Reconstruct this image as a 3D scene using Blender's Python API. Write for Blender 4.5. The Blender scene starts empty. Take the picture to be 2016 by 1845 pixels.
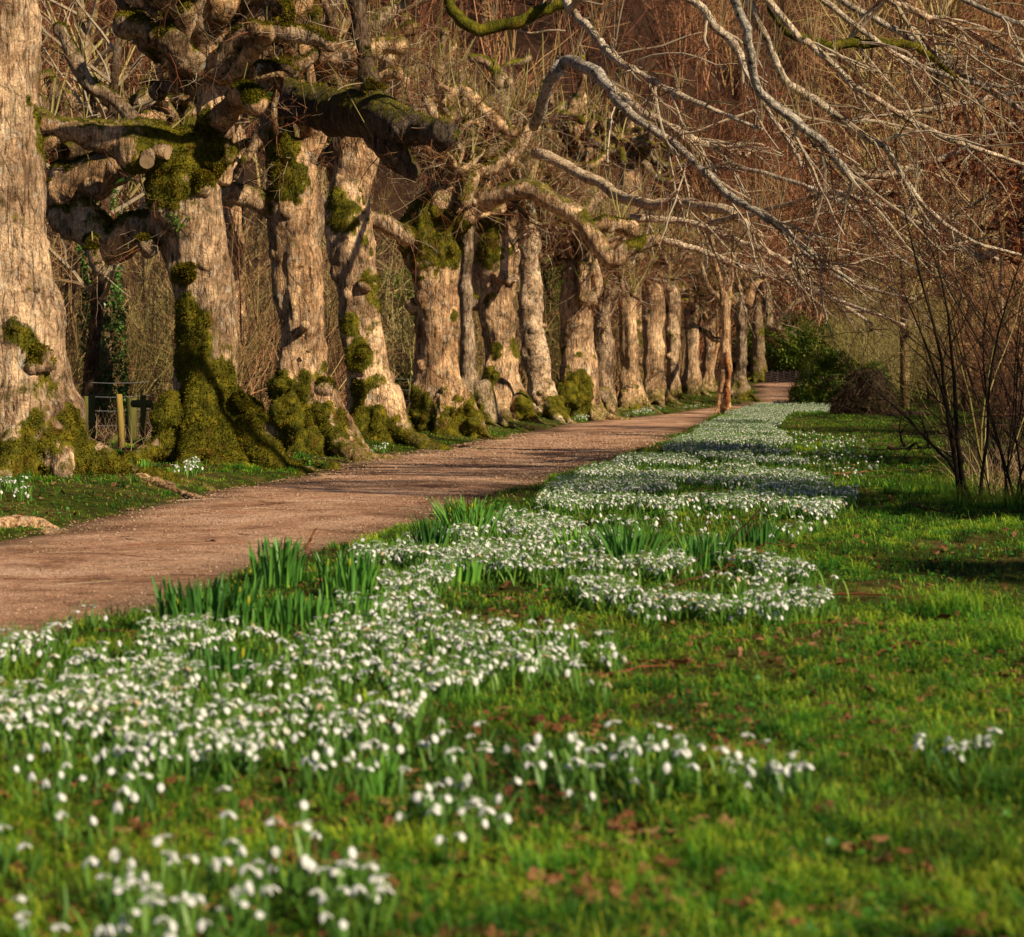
import bpy, math, numpy as np
from math import radians, sin, cos, pi
R = np.random.default_rng(7)
SC = bpy.context.scene
COL = SC.collection
# ------------------------------------------------------------------ survey: sight lines of the surveyed viewpoint -> world points
FL, CX, HY, CAMH = 4200.0, 1008.0, 725.0, 1.2
def at(x, y, D): return np.array([(x-CX)/FL*D, D, CAMH-(y-HY)/FL*D])
def on_ground(x, y):
    D = CAMH*FL/(y-HY); return np.array([(x-CX)/FL*D, D])
def sm(a, b, x):
    t = np.clip((np.asarray(x, float)-a)/(b-a), 0, 1); return t*t*(3-2*t)
# ------------------------------------------------------------------ noise
def vnoise(p):
    p = np.asarray(p, float); i = np.floor(p).astype(np.int64); f = p-i; f = f*f*(3-2*f)
    def h(a, b, c):
        n = (a*73856093) ^ (b*19349663) ^ (c*83492791); n = (n ^ (n >> 13))*1274126177; n = n & 0x7fffffff
        n = ((n ^ (n >> 15))*668265263) & 0x7fffffff
        return n/0x7fffffff
    x, y, z = i[..., 0], i[..., 1], i[..., 2]; fx, fy, fz = f[..., 0], f[..., 1], f[..., 2]
    def L(a, b, t): return a+(b-a)*t
    r = L(L(L(h(x,y,z),h(x+1,y,z),fx), L(h(x,y+1,z),h(x+1,y+1,z),fx), fy),
          L(L(h(x,y,z+1),h(x+1,y,z+1),fx), L(h(x,y+1,z+1),h(x+1,y+1,z+1),fx), fy), fz)
    return r*2-1
def fbm(p, o=3):
    p = np.asarray(p, float); s = 0; a = 1; t = 0
    for k in range(o): s = s+a*vnoise(p*(2**k)+k*17.3); t += a; a *= .5
    return s/t
def n2(X, Y, s, o=2, off=0):
    X = np.asarray(X, float); return fbm(np.stack([X/s+off, np.asarray(Y, float)/s+off*1.7, np.zeros_like(X)+off], -1), o)
def unit(v): return v/np.maximum(np.linalg.norm(v, axis=-1, keepdims=True), 1e-9)
# ------------------------------------------------------------------ terrain functions
YL = [-40, -20, 5, 15.5, 20, 24, 28.8, 34.8, 42, 50, 60, 64, 66, 75, 82, 88, 95, 100, 104]
XL_ = [-12, -9.0, -5.4, -3.75, -3.0, -2.55, -2.05, -.75, .5, 2.0, 4.9, 6.6, 7.4, 8.5, 9.2, 10.6, 14, 20, 30]
YR = [-40, -20, 5, 8.6, 12.4, 17.1, 21.4, 32.5, 45, 56, 66, 75, 80, 86, 90, 94]
XR_ = [-9, -6.4, -2.6, -1.95, -1.56, -.56, .27, 2.26, 4.1, 5.5, 8.9, 10.0, 11.2, 14, 20, 30]
def xl(Y): return np.interp(Y, YL, XL_)
def xr(Y): return np.interp(Y, YR, XR_)
def gbase(X, Y):
    X = np.asarray(X, float); Y = np.asarray(Y, float)
    ramp = 0.025*np.clip(Y-58, 0, 45)
    y0 = 98-34*sm(-3, -14, X-(.2*(Y-30)))
    hill = .45*np.clip(Y-y0, 0, 130)
    hill = hill*hill/(hill+3.0)
    return ramp+hill+0.03*n2(X, Y, 4.0, 1, 3.1)
def pmask(X, Y):
    e = 0.32*n2(X, Y, .9, 3, 9.)
    d = np.minimum(X-xl(Y), xr(Y)-X)+e
    return sm(-0.05, .18, d)*(Y < 103)
def gz(X, Y):
    m = pmask(X, Y)
    left = sm(0, .9, xl(Y)-X)*0.10*(np.asarray(Y) < 70)
    return gbase(X, Y)+(1-m)*(left+0.025*(1+n2(X, Y, .7, 2, 5.))*.9+.012*(1+n2(X, Y, .17, 1, 2.)))-0.035*m
# ------------------------------------------------------------------ mesh building
def new_mesh(name, V, F, attrs=None, smooth=False, midx=None):
    """F: list of (n,k) index arrays"""
    me = bpy.data.meshes.new(name)
    V = np.asarray(V, np.float32); me.vertices.add(len(V)); me.vertices.foreach_set('co', V.ravel())
    F = [np.asarray(f) for f in F if len(f)]
    loops = np.concatenate([f.ravel() for f in F]).astype(np.int32)
    tot = np.concatenate([np.full(len(f), f.shape[1]) for f in F]).astype(np.int32)
    st = np.concatenate([[0], np.cumsum(tot)[:-1]]).astype(np.int32)
    me.loops.add(len(loops)); me.loops.foreach_set('vertex_index', loops)
    me.polygons.add(len(tot)); me.polygons.foreach_set('loop_start', st)
    if midx is not None: me.polygons.foreach_set('material_index', np.concatenate([np.asarray(m) for m in midx if len(m)]).astype(np.int32))
    me.update(calc_edges=True)
    me.polygons.foreach_set('use_smooth', np.full(len(tot), smooth))
    for k, a in (attrs or {}).items():
        at_ = me.attributes.new(k, 'FLOAT', 'POINT'); at_.data.foreach_set('value', np.asarray(a, np.float32))
    me.validate()
    return me
def obj(name, me, mats=None, parent=None):
    o = bpy.data.objects.new(name, me); COL.objects.link(o)
    for m in (mats if isinstance(mats, (list, tuple)) else [mats]):
        if m is not None: me.materials.append(m)
    if parent is not None: o.parent = parent
    return o
def tag(o, label=None, cat=None, group=None, kind=None):
    if label: o['label'] = label
    if cat: o['category'] = cat
    if group: o['group'] = group
    if kind: o['kind'] = kind
    return o
def empty(name, loc, label, cat, group=None, rz=0):
    o = bpy.data.objects.new(name, None); COL.objects.link(o); o.empty_display_size = .1
    o.location = [float(c) for c in loc]; o.rotation_euler = (0, 0, rz)
    return tag(o, label, cat, group)
def copy_tree(o, parent=None):
    c = o.copy(); COL.objects.link(c); c.parent = parent
    for ch in [x for x in KIDS.get(o.name, [])]: copy_tree(ch, c)
    return c
KIDS = {}
def index_kids(root):
    ks = [x for x in bpy.data.objects if x.parent == root]
    KIDS[root.name] = ks
    for k in ks: index_kids(k)
class Acc:
    def __init__(s): s.V = []; s.F = {3: [], 4: []}; s.M = {3: [], 4: []}; s.A = []; s.n = 0
    def add(s, V, F, rnd=None, mat=0):
        V = np.asarray(V, float).reshape(-1, 3)
        for f in (F if isinstance(F, list) else [F]):
            f = np.asarray(f)
            if len(f): s.F[f.shape[1]].append(f+s.n); s.M[f.shape[1]].append(np.full(len(f), mat))
        s.V.append(V); s.A.append(np.zeros(len(V)) if rnd is None else np.broadcast_to(rnd, (len(V),)) if np.ndim(rnd) == 0 else np.asarray(rnd)); s.n += len(V)
    def data(s):
        F = []; M = []
        for k in (4, 3):
            if s.F[k]: F.append(np.concatenate(s.F[k])); M.append(np.concatenate(s.M[k]))
        return np.concatenate(s.V), F, np.concatenate(s.A), M
    def build(s, name, mats, parent=None, origin=None, smooth=False):
        V, F, A, M = s.data()
        if origin is not None: V = V-np.asarray(origin)
        return obj(name, new_mesh(name, V, F, {'rnd': A}, smooth, M), mats, parent)
def crom(pts, n=5):
    P_ = np.asarray(pts, float)
    if len(P_) < 3:
        t = np.linspace(0, 1, n+1)[:, None]; return P_[0]*(1-t)+P_[1]*t
    E = np.vstack([2*P_[0]-P_[1], P_, 2*P_[-1]-P_[-2]]); out = []
    for i in range(len(P_)-1):
        a, b, c, d = E[i:i+4]
        for t in np.arange(n)/n:
            out.append(.5*((2*b)+(-a+c)*t+(2*a-5*b+4*c-d)*t*t+(-a+3*b-3*c+d)*t**3))
    out.append(P_[-1]); return np.array(out)
def tubes(pts, rad, sides=3, R_=None):
    """batch of open tubes; pts (N,K,3), rad (N,K)"""
    N, K, _ = pts.shape
    T = unit(np.concatenate([pts[:, 1:2]-pts[:, :1], pts[:, 2:]-pts[:, :-2], pts[:, -1:]-pts[:, -2:-1]], 1))
    ref = unit(np.random.default_rng(N+K).normal(size=(N, 1, 3)))*np.ones((1, K, 1))
    u = unit(np.cross(T, ref)); v = np.cross(T, u)
    a = np.arange(sides)*2*pi/sides
    V = pts[:, :, None]+rad[:, :, None, None]*(u[:, :, None]*np.cos(a)[None, None, :, None]+v[:, :, None]*np.sin(a)[None, None, :, None])
    b = (np.arange(N)[:, None, None]*K+np.arange(K-1)[None, :, None])*sides
    s0 = np.arange(sides)[None, None, :]; s1 = (s0+1) % sides
    F = np.stack([b+s0, b+s1, b+sides+s1, b+sides+s0], -1).reshape(-1, 4)
    return V.reshape(-1, 3), F
def tube1(p, r, sides=10):
    """closed tube with caps along a polyline (parallel transport)"""
    p = np.asarray(p, float); r = np.broadcast_to(np.asarray(r, float), (len(p),)); K = len(p)
    T = unit(np.vstack([p[1:2]-p[:1], p[2:]-p[:-2], p[-1:]-p[-2:-1]]))
    u = np.cross(T[0], [0.3, .2, .93]); u = u/np.linalg.norm(u); V = []
    a = np.arange(sides)*2*pi/sides
    for k in range(K):
        u = u-T[k]*np.dot(u, T[k]); u = u/np.linalg.norm(u); v = np.cross(T[k], u)
        V.append(p[k]+r[k]*(np.outer(np.cos(a), u)+np.outer(np.sin(a), v)))
    V = np.vstack(V+[p[:1], p[-1:]])
    s0 = np.arange(sides); s1 = (s0+1) % sides
    Q = np.concatenate([np.stack([k*sides+s0, k*sides+s1, (k+1)*sides+s1, (k+1)*sides+s0], -1) for k in range(K-1)])
    c0 = K*sides; c1 = c0+1; b = (K-1)*sides
    Tt = np.concatenate([np.stack([s1, s0, np.full(sides, c0)], -1), np.stack([b+s0, b+s1, np.full(sides, c1)], -1)])
    return V, [Q, Tt]
def box(c, s):
    V = np.array([[x, y, z] for x in (-.5, .5) for y in (-.5, .5) for z in (-.5, .5)])*np.asarray(s)+np.asarray(c)
    return V, np.array([[0,1,3,2],[4,6,7,5],[0,4,5,1],[2,3,7,6],[0,2,6,4],[1,5,7,3]])
def sphere(c, r, n=8, m=12):
    V = [[0, 0, 1]]
    for i in range(1, n):
        for j in range(m): V.append([sin(pi*i/n)*cos(2*pi*j/m), sin(pi*i/n)*sin(2*pi*j/m), cos(pi*i/n)])
    V.append([0, 0, -1]); V = np.array(V)*r+np.asarray(c); Q = []; T = []
    for j in range(m):
        j1 = (j+1) % m; T.append([0, 1+j, 1+j1]); T.append([len(V)-1, 1+(n-2)*m+j1, 1+(n-2)*m+j])
        for i in range(n-2): Q.append([1+i*m+j, 1+(i+1)*m+j, 1+(i+1)*m+j1, 1+i*m+j1])
    return V, [np.array(Q), np.array(T)]
def scatter(acc, tmpl, pos, yaw, scl, tilt=None, rnd=None, mat=0):
    """replicate a template (V,[F]) at many places"""
    V, F = tmpl; N = len(pos)
    if N == 0: return
    scl = np.broadcast_to(np.asarray(scl, float), (N,)); c, s = np.cos(yaw), np.sin(yaw)
    W = V[None]*scl[:, None, None]
    if tilt is not None:
        ct, st = np.cos(tilt)[:, None], np.sin(tilt)[:, None]
        W = np.stack([W[..., 0]*ct+W[..., 2]*st, W[..., 1], -W[..., 0]*st+W[..., 2]*ct], -1)
    W = np.stack([W[..., 0]*c[:, None]-W[..., 1]*s[:, None], W[..., 0]*s[:, None]+W[..., 1]*c[:, None], W[..., 2]], -1)+np.asarray(pos)[:, None]
    off = (np.arange(N)*len(V))[:, None, None]
    rr = np.repeat(R.random(N) if rnd is None else rnd, len(V))
    acc.add(W.reshape(-1, 3), [(f[None]+off).reshape(-1, f.shape[1]) for f in F], rr, mat)
def voxelize(acc, voxel, smooth=2):
    V, F, A, M = acc.data(); me = new_mesh('tmp', V, F); o = bpy.data.objects.new('tmp', me); COL.objects.link(o)
    m = o.modifiers.new('r', 'REMESH'); m.mode = 'VOXEL'; m.voxel_size = voxel
    if smooth: s = o.modifiers.new('s', 'SMOOTH'); s.iterations = smooth; s.factor = .5
    dg = bpy.context.evaluated_depsgraph_get(); ev = o.evaluated_get(dg)
    out = bpy.data.meshes.new_from_object(ev, depsgraph=dg)
    bpy.data.objects.remove(o); bpy.data.meshes.remove(me)
    return out
def verts(me):
    n = len(me.vertices); V = np.empty(n*3, np.float32); me.vertices.foreach_get('co', V)
    N = np.empty(n*3, np.float32); me.vertices.foreach_get('normal', N); return V.reshape(-1, 3).astype(float), N.reshape(-1, 3).astype(float)
# ------------------------------------------------------------------ materials
def nt(name, rough=.85, spec=.2):
    m = bpy.data.materials.new(name); m.use_nodes = True; t = m.node_tree; b = t.nodes['Principled BSDF']
    b.inputs['Roughness'].default_value = rough; b.inputs['Specular IOR Level'].default_value = spec
    return m, t, b
class G:
    def __init__(s, t): s.t = t
    def n(s, typ, **k):
        nd = s.t.nodes.new(typ)
        for a, v in k.items(): setattr(nd, a, v)
        return nd
    def lk(s, a, b): s.t.links.new(a, b)
    def coord(s, scale=(1, 1, 1)):
        c = s.n('ShaderNodeTexCoord'); m = s.n('ShaderNodeMapping'); m.inputs['Scale'].default_value = scale
        s.lk(c.outputs['Object'], m.inputs['Vector']); return m.outputs['Vector']
    def noise(s, vec, scale, detail=4, rough=.6, dist=0):
        x = s.n('ShaderNodeTexNoise'); x.inputs['Scale'].default_value = scale; x.inputs['Detail'].default_value = detail
        x.inputs['Roughness'].default_value = rough; x.inputs['Distortion'].default_value = dist; s.lk(vec, x.inputs['Vector']); return x.outputs['Fac']
    def ramp(s, fac, stops, interp='LINEAR'):
        r = s.n('ShaderNodeValToRGB'); e = r.color_ramp.elements; r.color_ramp.interpolation = interp
        while len(e) < len(stops): e.new(.5)
        for k, (p, c) in enumerate(stops): e[k].position = p; e[k].color = (c, c, c, 1) if np.ndim(c) == 0 else (*c, 1)
        s.lk(fac, r.inputs['Fac']); return r.outputs['Color']
    def mix(s, fac, a, b, typ='MIX'):
        m = s.n('ShaderNodeMix', data_type='RGBA', blend_type=typ)
        if isinstance(fac, (int, float)): m.inputs[0].default_value = fac
        else: s.lk(fac, m.inputs[0])
        for v, i in ((a, 6), (b, 7)):
            if isinstance(v, tuple): m.inputs[i].default_value = (*v, 1)
            else: s.lk(v, m.inputs[i])
        return m.outputs[2]
    def math(s, op, a, b=0.):
        m = s.n('ShaderNodeMath', operation=op)
        for v, i in ((a, 0), (b, 1)):
            if isinstance(v, (int, float)): m.inputs[i].default_value = v
            else: s.lk(v, m.inputs[i])
        return m.outputs[0]
    def attr(s, name): a = s.n('ShaderNodeAttribute', attribute_name=name); return a.outputs['Fac']
    def bump(s, h, strength, dist, bsdf):
        b = s.n('ShaderNodeBump'); b.inputs['Strength'].default_value = strength; b.inputs['Distance'].default_value = dist
        s.lk(h, b.inputs['Height']); s.lk(b.outputs['Normal'], bsdf.inputs['Normal'])
def bark(name, cols, ridge=(11, 11, 1.6), lich=.6, moss_c=((.03, .03, .004), (.30, .24, .018))):
    m, t, b = nt(name, .9, .15); g = G(t)
    v = g.coord(); vr = g.coord(ridge)
    oi = g.n('ShaderNodeObjectInfo'); va = g.n('ShaderNodeVectorMath', operation='ADD'); cx_ = g.n('ShaderNodeCombineXYZ'); g.lk(g.math('MULTIPLY', oi.outputs['Random'], 40.), cx_.inputs[0]); g.lk(v, va.inputs[0]); g.lk(cx_.outputs[0], va.inputs[1]); v2 = va.outputs[0]
    big = g.noise(v2, 1.5, 6, .72, .4); rid = g.noise(vr, 2.2, 6, .65, .6); fine = g.noise(v, 45, 4, .7)
    base = g.ramp(big, [(.33, cols[0]), (.47, cols[1]), (.62, cols[2])])
    dark = g.ramp(rid, [(.35, .12), (.46, .85), (.66, 1.45)])
    c = g.mix(1., base, dark, 'MULTIPLY')
    c = g.mix(1., c, g.ramp(oi.outputs['Random'], [(0., (.62, .62, .66)), (.5, (1.08, .98, .90)), (1., (1.0, .84, .70))]), 'MULTIPLY')
    c = g.mix(g.ramp(g.noise(v2, 3.4, 6, .75, .8), [(.52, 0.), (.62, .75)]), c, g.mix(1., c, (.48, .40, .34), 'MULTIPLY'))
    vo = g.n('ShaderNodeTexVoronoi', feature='DISTANCE_TO_EDGE'); vo.inputs['Scale'].default_value = 1.; g.lk(g.coord((9, 9, 3.2)), vo.inputs['Vector']); crk = g.ramp(vo.outputs['Distance'], [(.0, .35), (.07, 1.)])
    c = g.mix(.55, c, crk, 'MULTIPLY')
    c = g.mix(.5, c, g.ramp(fine, [(.34, .3), (.6, 1.9)]), 'MULTIPLY')
    li = g.math('MULTIPLY', g.ramp(g.noise(g.coord((1, 1, .55)), 17, 5, .75), [(.53, 0.), (.59, 1.)]), g.ramp(g.noise(v, 3.1, 3), [(.42, 0.), (.6, 1.)]))
    c = g.mix(g.math('MULTIPLY', li, lich), c, (.80, .72, .58))
    st = g.ramp(g.noise(v, 5, 5, .7), [(.56, 0.), (.68, 1.)])
    c = g.mix(g.math('MULTIPLY', st, .65), c, (.17, .14, .05))
    mo = g.attr('moss'); mn = g.math('ADD', mo, g.math('MULTIPLY', g.math('SUBTRACT', g.noise(v, 18, 6, .75), .5), 1.5))
    mf = g.ramp(mn, [(.26, 0.), (.42, .5), (.62, 1.)])
    mc = g.ramp(g.noise(v, 7, 5, .7), [(.3, moss_c[0]), (.5, (.13, .125, .010)), (.66, moss_c[1])])
    mc = g.mix(g.ramp(g.noise(v, 4.3, 4, .6), [(.58, 0.), (.7, .7)]), mc, (.17, .075, .015))
    c = g.mix(mf, c, mc)
    g.lk(c, b.inputs['Base Color'])
    hgt = g.math('ADD', g.math('ADD', g.math('MULTIPLY', rid, 1.), g.math('MULTIPLY', crk, .25)), g.math('MULTIPLY', fine, .35))
    g.bump(hgt, 1., .05, b)
    return m
BARK = bark('lime_bark', ((.12, .075, .045), (.44, .295, .18), (.92, .67, .43)))
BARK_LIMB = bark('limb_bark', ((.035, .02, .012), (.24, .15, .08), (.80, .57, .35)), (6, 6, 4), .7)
BRANCH = bark('overhead_branch_bark', ((.36, .29, .23), (.68, .58, .46), (.92, .84, .70)), (7, 7, 7), .8)
BARK_PALE = bark('smooth_pale_bark', ((.20, .14, .09), (.58, .44, .31), (.92, .77, .58)), (5, 5, 5), .7)
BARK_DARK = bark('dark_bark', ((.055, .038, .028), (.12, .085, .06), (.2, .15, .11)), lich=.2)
BARK_FAR = bark('far_bark', ((.15, .10, .06), (.30, .22, .13), (.44, .34, .22)), lich=.3)
def by_rnd(name, stops, rough=.7, spec=.25, noise_s=None, dark=.5, trans=0, bump=0):
    m, t, b = nt(name, rough, spec); g = G(t)
    c = g.ramp(g.attr('rnd'), stops)
    if noise_s:
        c = g.mix(1., c, g.ramp(g.noise(g.coord(), noise_s, 4), [(.3, dark), (.7, 1.25)]), 'MULTIPLY')
    g.lk(c, b.inputs['Base Color'])
    if trans:
        tr = g.n('ShaderNodeBsdfTranslucent'); g.lk(c, tr.inputs['Color']); mx = g.n('ShaderNodeMixShader'); mx.inputs[0].default_value = trans
        g.lk(b.outputs[0], mx.inputs[1]); g.lk(tr.outputs[0], mx.inputs[2]); g.lk(mx.outputs[0], t.nodes['Material Output'].inputs['Surface'])
    return m
DKTWIG = by_rnd('dusky_twig', [(0, (.035, .014, .010)), (.5, (.11, .045, .025)), (1, (.17, .11, .05))])
TWIG = by_rnd('red_brown_twig', [(0, (.06, .02, .012)), (.35, (.26, .08, .035)), (.6, (.34, .17, .07)), (.74, (.27, .21, .08)), (.8, (.46, .36, .25)), (1, (.62, .50, .36))])
SHOOT = by_rnd('olive_shoot', [(0, (.16, .12, .03)), (.5, (.34, .28, .08)), (1, (.50, .42, .18))])
BRUSH = by_rnd('thicket_twig', [(0, (.10, .045, .025)), (.35, (.40, .20, .10)), (.65, (.62, .42, .20)), (1, (.46, .44, .12))])
BRUSH_RED = by_rnd('hillside_twig', [(0, (.02, .008, .006)), (.35, (.22, .08, .04)), (.65, (.66, .32, .16)), (1, (.60, .42, .16))])
BRUSH_OLIVE = by_rnd('olive_thicket_twig', [(0, (.18, .13, .045)), (.5, (.40, .33, .10)), (1, (.52, .42, .19))])
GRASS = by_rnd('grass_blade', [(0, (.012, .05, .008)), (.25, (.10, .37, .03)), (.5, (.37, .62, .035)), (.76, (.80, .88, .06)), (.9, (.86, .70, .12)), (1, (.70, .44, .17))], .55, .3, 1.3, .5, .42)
LEAFG = by_rnd('snowdrop_leaf_green', [(0, (.08, .20, .045)), (.6, (.16, .36, .06)), (1, (.30, .52, .07))], .45, .4, None, .5, .3)
DAFF = by_rnd('daffodil_leaf_green', [(0, (.05, .17, .03)), (.6, (.15, .40, .055)), (.93, (.32, .62, .06)), (1, (.42, .55, .03))], .4, .45, None, .5, .25)
PETAL = by_rnd('white_petal', [(0, (.95, .96, .97)), (.6, (.97, .97, .94)), (.88, (.94, .88, .72)), (1, (.72, .54, .36))], .5, .3, None, .5, .15)
BUDY = by_rnd('yellow_bud', [(0, (.42, .50, .04)), (1, (.65, .60, .04))], .45, .3, None, .5, .3)
LITTER = by_rnd('dead_leaf', [(0, (.085, .032, .018)), (.4, (.20, .075, .035)), (.7, (.30, .13, .055)), (1, (.42, .24, .12))], .8, .15, None, .5, .15)
OAKL = by_rnd('russet_leaf', [(0, (.13, .03, .015)), (.5, (.28, .07, .03)), (1, (.42, .15, .06))], .7, .2, None, .5, .25)
EVER = by_rnd('evergreen_leaf', [(0, (.02, .055, .008)), (.4, (.09, .18, .018)), (.7, (.24, .30, .03)), (1, (.44, .40, .06))], .5, .35, None, .5, .2)
IVY = by_rnd('ivy_leaf', [(0, (.03, .12, .02)), (.6, (.12, .32, .05)), (1, (.30, .50, .12))], .35, .5, None, .5, .2)
FRESH = by_rnd('fresh_green_leaf', [(0, (.04, .14, .02)), (.5, (.09, .30, .03)), (1, (.20, .45, .04))], .45, .35, None, .5, .3)
MOSSB = by_rnd('moss_tuft', [(0, (.028, .034, .004)), (.35, (.11, .108, .008)), (.62, (.27, .23, .016)), (.8, (.40, .31, .03)), (.9, (.30, .13, .025)), (1, (.20, .08, .02))], .9, .05, 2.2, .35, .3)
STONE = by_rnd('gravel_stone', [(0, (.24, .13, .085)), (.5, (.42, .26, .17)), (1, (.58, .42, .30))], .85, .2)
STRAW = by_rnd('dry_straw', [(0, (.24, .13, .07)), (.5, (.40, .26, .14)), (1, (.52, .38, .22))], .8, .2)
VINE = by_rnd('dead_vine', [(0, (.02, .012, .008)), (.6, (.08, .05, .028)), (.9, (.24, .15, .08)), (1, (.12, .16, .04))], .85, .15)
def simple(name, c1, c2, s, rough=.85, bumpd=.01, stretch=(1, 1, 1)):
    m, t, b = nt(name, rough, .2); g = G(t); f = g.noise(g.coord(stretch), s, 5, .65)
    g.lk(g.ramp(f, [(.3, c1), (.7, c2)]), b.inputs['Base Color']); g.bump(f, .7, bumpd, b); return m
POST_Y = simple('new_post_wood', (.30, .19, .04), (.50, .36, .10), 9, stretch=(4, 4, .6))
POST_G = simple('algae_post_wood', (.08, .09, .02), (.20, .18, .05), 7, stretch=(4, 4, .6))
WIRE = simple('fence_wire', (.12, .12, .13), (.30, .30, .32), 40, .45)
WOUND = simple('torn_orange_wood', (.20, .06, .02), (.60, .24, .09), 16, .8, .03, (1, 1, .5))
CUT = simple('cut_wood_end', (.36, .22, .12), (.60, .44, .27), 14, .8, .01)
HURD = simple('wattle_wood', (.035, .025, .028), (.09, .065, .06), 10)
HOLLOW = simple('hollow_shade', (.006, .004, .003), (.025, .015, .01), 8)  # near-black colour painting the shade inside the trunk hollow
def soil_mat():
    m, t, b = nt('grassy_soil', .95, .1); g = G(t); v = g.coord()
    a = g.noise(v, .8, 6, .7); f = g.noise(v, 9, 6, .7); f2 = g.noise(v, 60, 4, .7)
    c = g.ramp(f, [(.28, (.025, .017, .009)), (.42, (.04, .042, .007)), (.55, (.06, .08, .008)), (.72, (.16, .17, .02))])
    c2 = g.ramp(f, [(.3, (.06, .03, .018)), (.5, (.20, .12, .05)), (.7, (.26, .22, .04))])
    c = g.mix(g.ramp(a, [(.48, 0.), (.62, .7)]), c, c2)
    c = g.mix(.6, c, g.ramp(f2, [(.3, .4), (.65, 1.5)]), 'MULTIPLY')
    w = g.attr('wood'); cw = g.ramp(g.noise(v, .9, 8, .8), [(.3, (.03, .015, .01)), (.5, (.10, .05, .03)), (.7, (.18, .10, .06))])
    c = g.mix(w, c, g.mix(.6, cw, (.02, .011, .007))); g.lk(c, b.inputs['Base Color']); g.bump(g.math('ADD', f, g.math('MULTIPLY', f2, .4)), 1., .03, b); return m
def path_mat():
    m, t, b = nt('gravel_path', .9, .15); g = G(t); v = g.coord()
    a = g.noise(v, .9, 6, .72, .5); f = g.noise(v, 28, 5, .8); f2 = g.noise(g.coord((1, 1.15, 1)), 1.7, 7, .8, .7)
    vo = g.n('ShaderNodeTexVoronoi'); vo.inputs['Scale'].default_value = 70; g.lk(v, vo.inputs['Vector'])
    c = g.ramp(a, [(.32, (.20, .095, .06)), (.46, (.60, .33, .21)), (.64, (.90, .58, .41))])
    c = g.mix(.9, c, g.ramp(f2, [(.34, .55), (.48, 1.), (.68, 1.15)]), 'MULTIPLY')
    c = g.mix(.85, c, g.ramp(f, [(.32, .3), (.5, .95), (.66, 1.7)]), 'MULTIPLY'); c = g.mix(.6, c, g.ramp(g.noise(v, 75, 3, .8), [(.36, .35), (.5, 1.), (.64, 1.7)]), 'MULTIPLY')
    e = g.attr('edge'); c = g.mix(g.math('MULTIPLY', e, .85), c, g.ramp(f, [(.35, (.06, .035, .02)), (.65, (.17, .11, .05))]))
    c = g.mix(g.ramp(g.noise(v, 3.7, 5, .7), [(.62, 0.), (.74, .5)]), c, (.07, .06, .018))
    g.lk(c, b.inputs['Base Color'])
    g.bump(g.math('ADD', g.math('MULTIPLY', vo.outputs['Distance'], .6), f), 1., .022, b); return m
# ------------------------------------------------------------------ world, sun, camera
SUN = unit(np.array([.75, -.62, .66]))
w = bpy.data.worlds.new('World'); SC.world = w; w.use_nodes = True; t = w.node_tree
sky = t.nodes.new('ShaderNodeTexSky'); sky.sky_type = 'NISHITA'; sky.sun_disc = False
sky.sun_elevation = math.asin(SUN[2]); sky.sun_rotation = math.atan2(SUN[0], SUN[1]); sky.air_density = .55; sky.dust_density = .25; sky.altitude = 300
t.links.new(sky.outputs[0], t.nodes['Background'].inputs['Color']); t.nodes['Background'].inputs['Strength'].default_value = .05
sl = bpy.data.lights.new('sun', 'SUN'); sl.energy = 5.0; sl.angle = radians(.5); sl.color = (1., .84, .58)
so = bpy.data.objects.new('sun', sl); COL.objects.link(so)
from mathutils import Vector
so.rotation_euler = Vector([float(-c) for c in SUN]).to_track_quat('-Z', 'Y').to_euler(); so.location = (20, -20, 20)
cd = bpy.data.cameras.new('camera'); cam = bpy.data.objects.new('camera', cd); COL.objects.link(cam); SC.camera = cam
cam.location = (0, 0, CAMH); cam.rotation_euler = (radians(90), 0, 0); cd.sensor_width = 36; cd.lens = 36*FL/2016
cd.shift_y = -(922.5-HY)/2016; cd.clip_start = .1; cd.clip_end = 1500
cd.dof.use_dof = True; cd.dof.focus_distance = 24; cd.dof.aperture_fstop = 4.6
SC.view_settings.view_transform = 'Standard'; SC.view_settings.look = 'None'; SC.view_settings.exposure = 0
SC.cycles.max_bounces = 5; SC.cycles.diffuse_bounces = 1; SC.cycles.transparent_max_bounces = 4
SC.cycles.use_denoising = True
# ------------------------------------------------------------------ ground and path
def axis(segs):
    out = []
    for a, b, s in segs: out += list(np.arange(a, b, s))
    return np.array(out+[segs[-1][1]])
gx = axis([(-320, -60, 13), (-60, -12, 1.2), (-12, -8, .4), (-8, 9, .11), (9, 16, .4), (16, 60, 1.2), (60, 320, 13)])
gy = axis([(-320, -20, 15), (-20, 3, .8), (3, 12, .07), (12, 40, .11), (40, 70, .2), (70, 110, .6), (110, 240, 2), (240, 420, 15)])
XX, YY = np.meshgrid(gx, gy); ZZ = gz(XX, YY)
nx, ny = len(gx), len(gy); idx = (np.arange(ny-1)[:, None]*nx+np.arange(nx-1)[None]).ravel()
Fq = np.stack([idx, idx+1, idx+nx+1, idx+nx], -1)
offp = np.maximum(sm(1.2, 3.5, xl(YY)-XX+.6*n2(XX, YY, 1.3, 2))*sm(8, 20, YY), sm(84, 90, YY))
offp = np.maximum(offp, sm(9.5, 12, XX+.5*n2(XX, YY, 2)))
me = new_mesh('grass_ground', np.stack([XX, YY, ZZ], -1).reshape(-1, 3), [Fq], {'wood': offp.ravel()}, True)
tag(obj('grass_ground', me, soil_mat()), kind='structure')
py = axis([(-38, 4, .5), (4, 45, .1), (45, 94, .25)]); nu = 46
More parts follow.
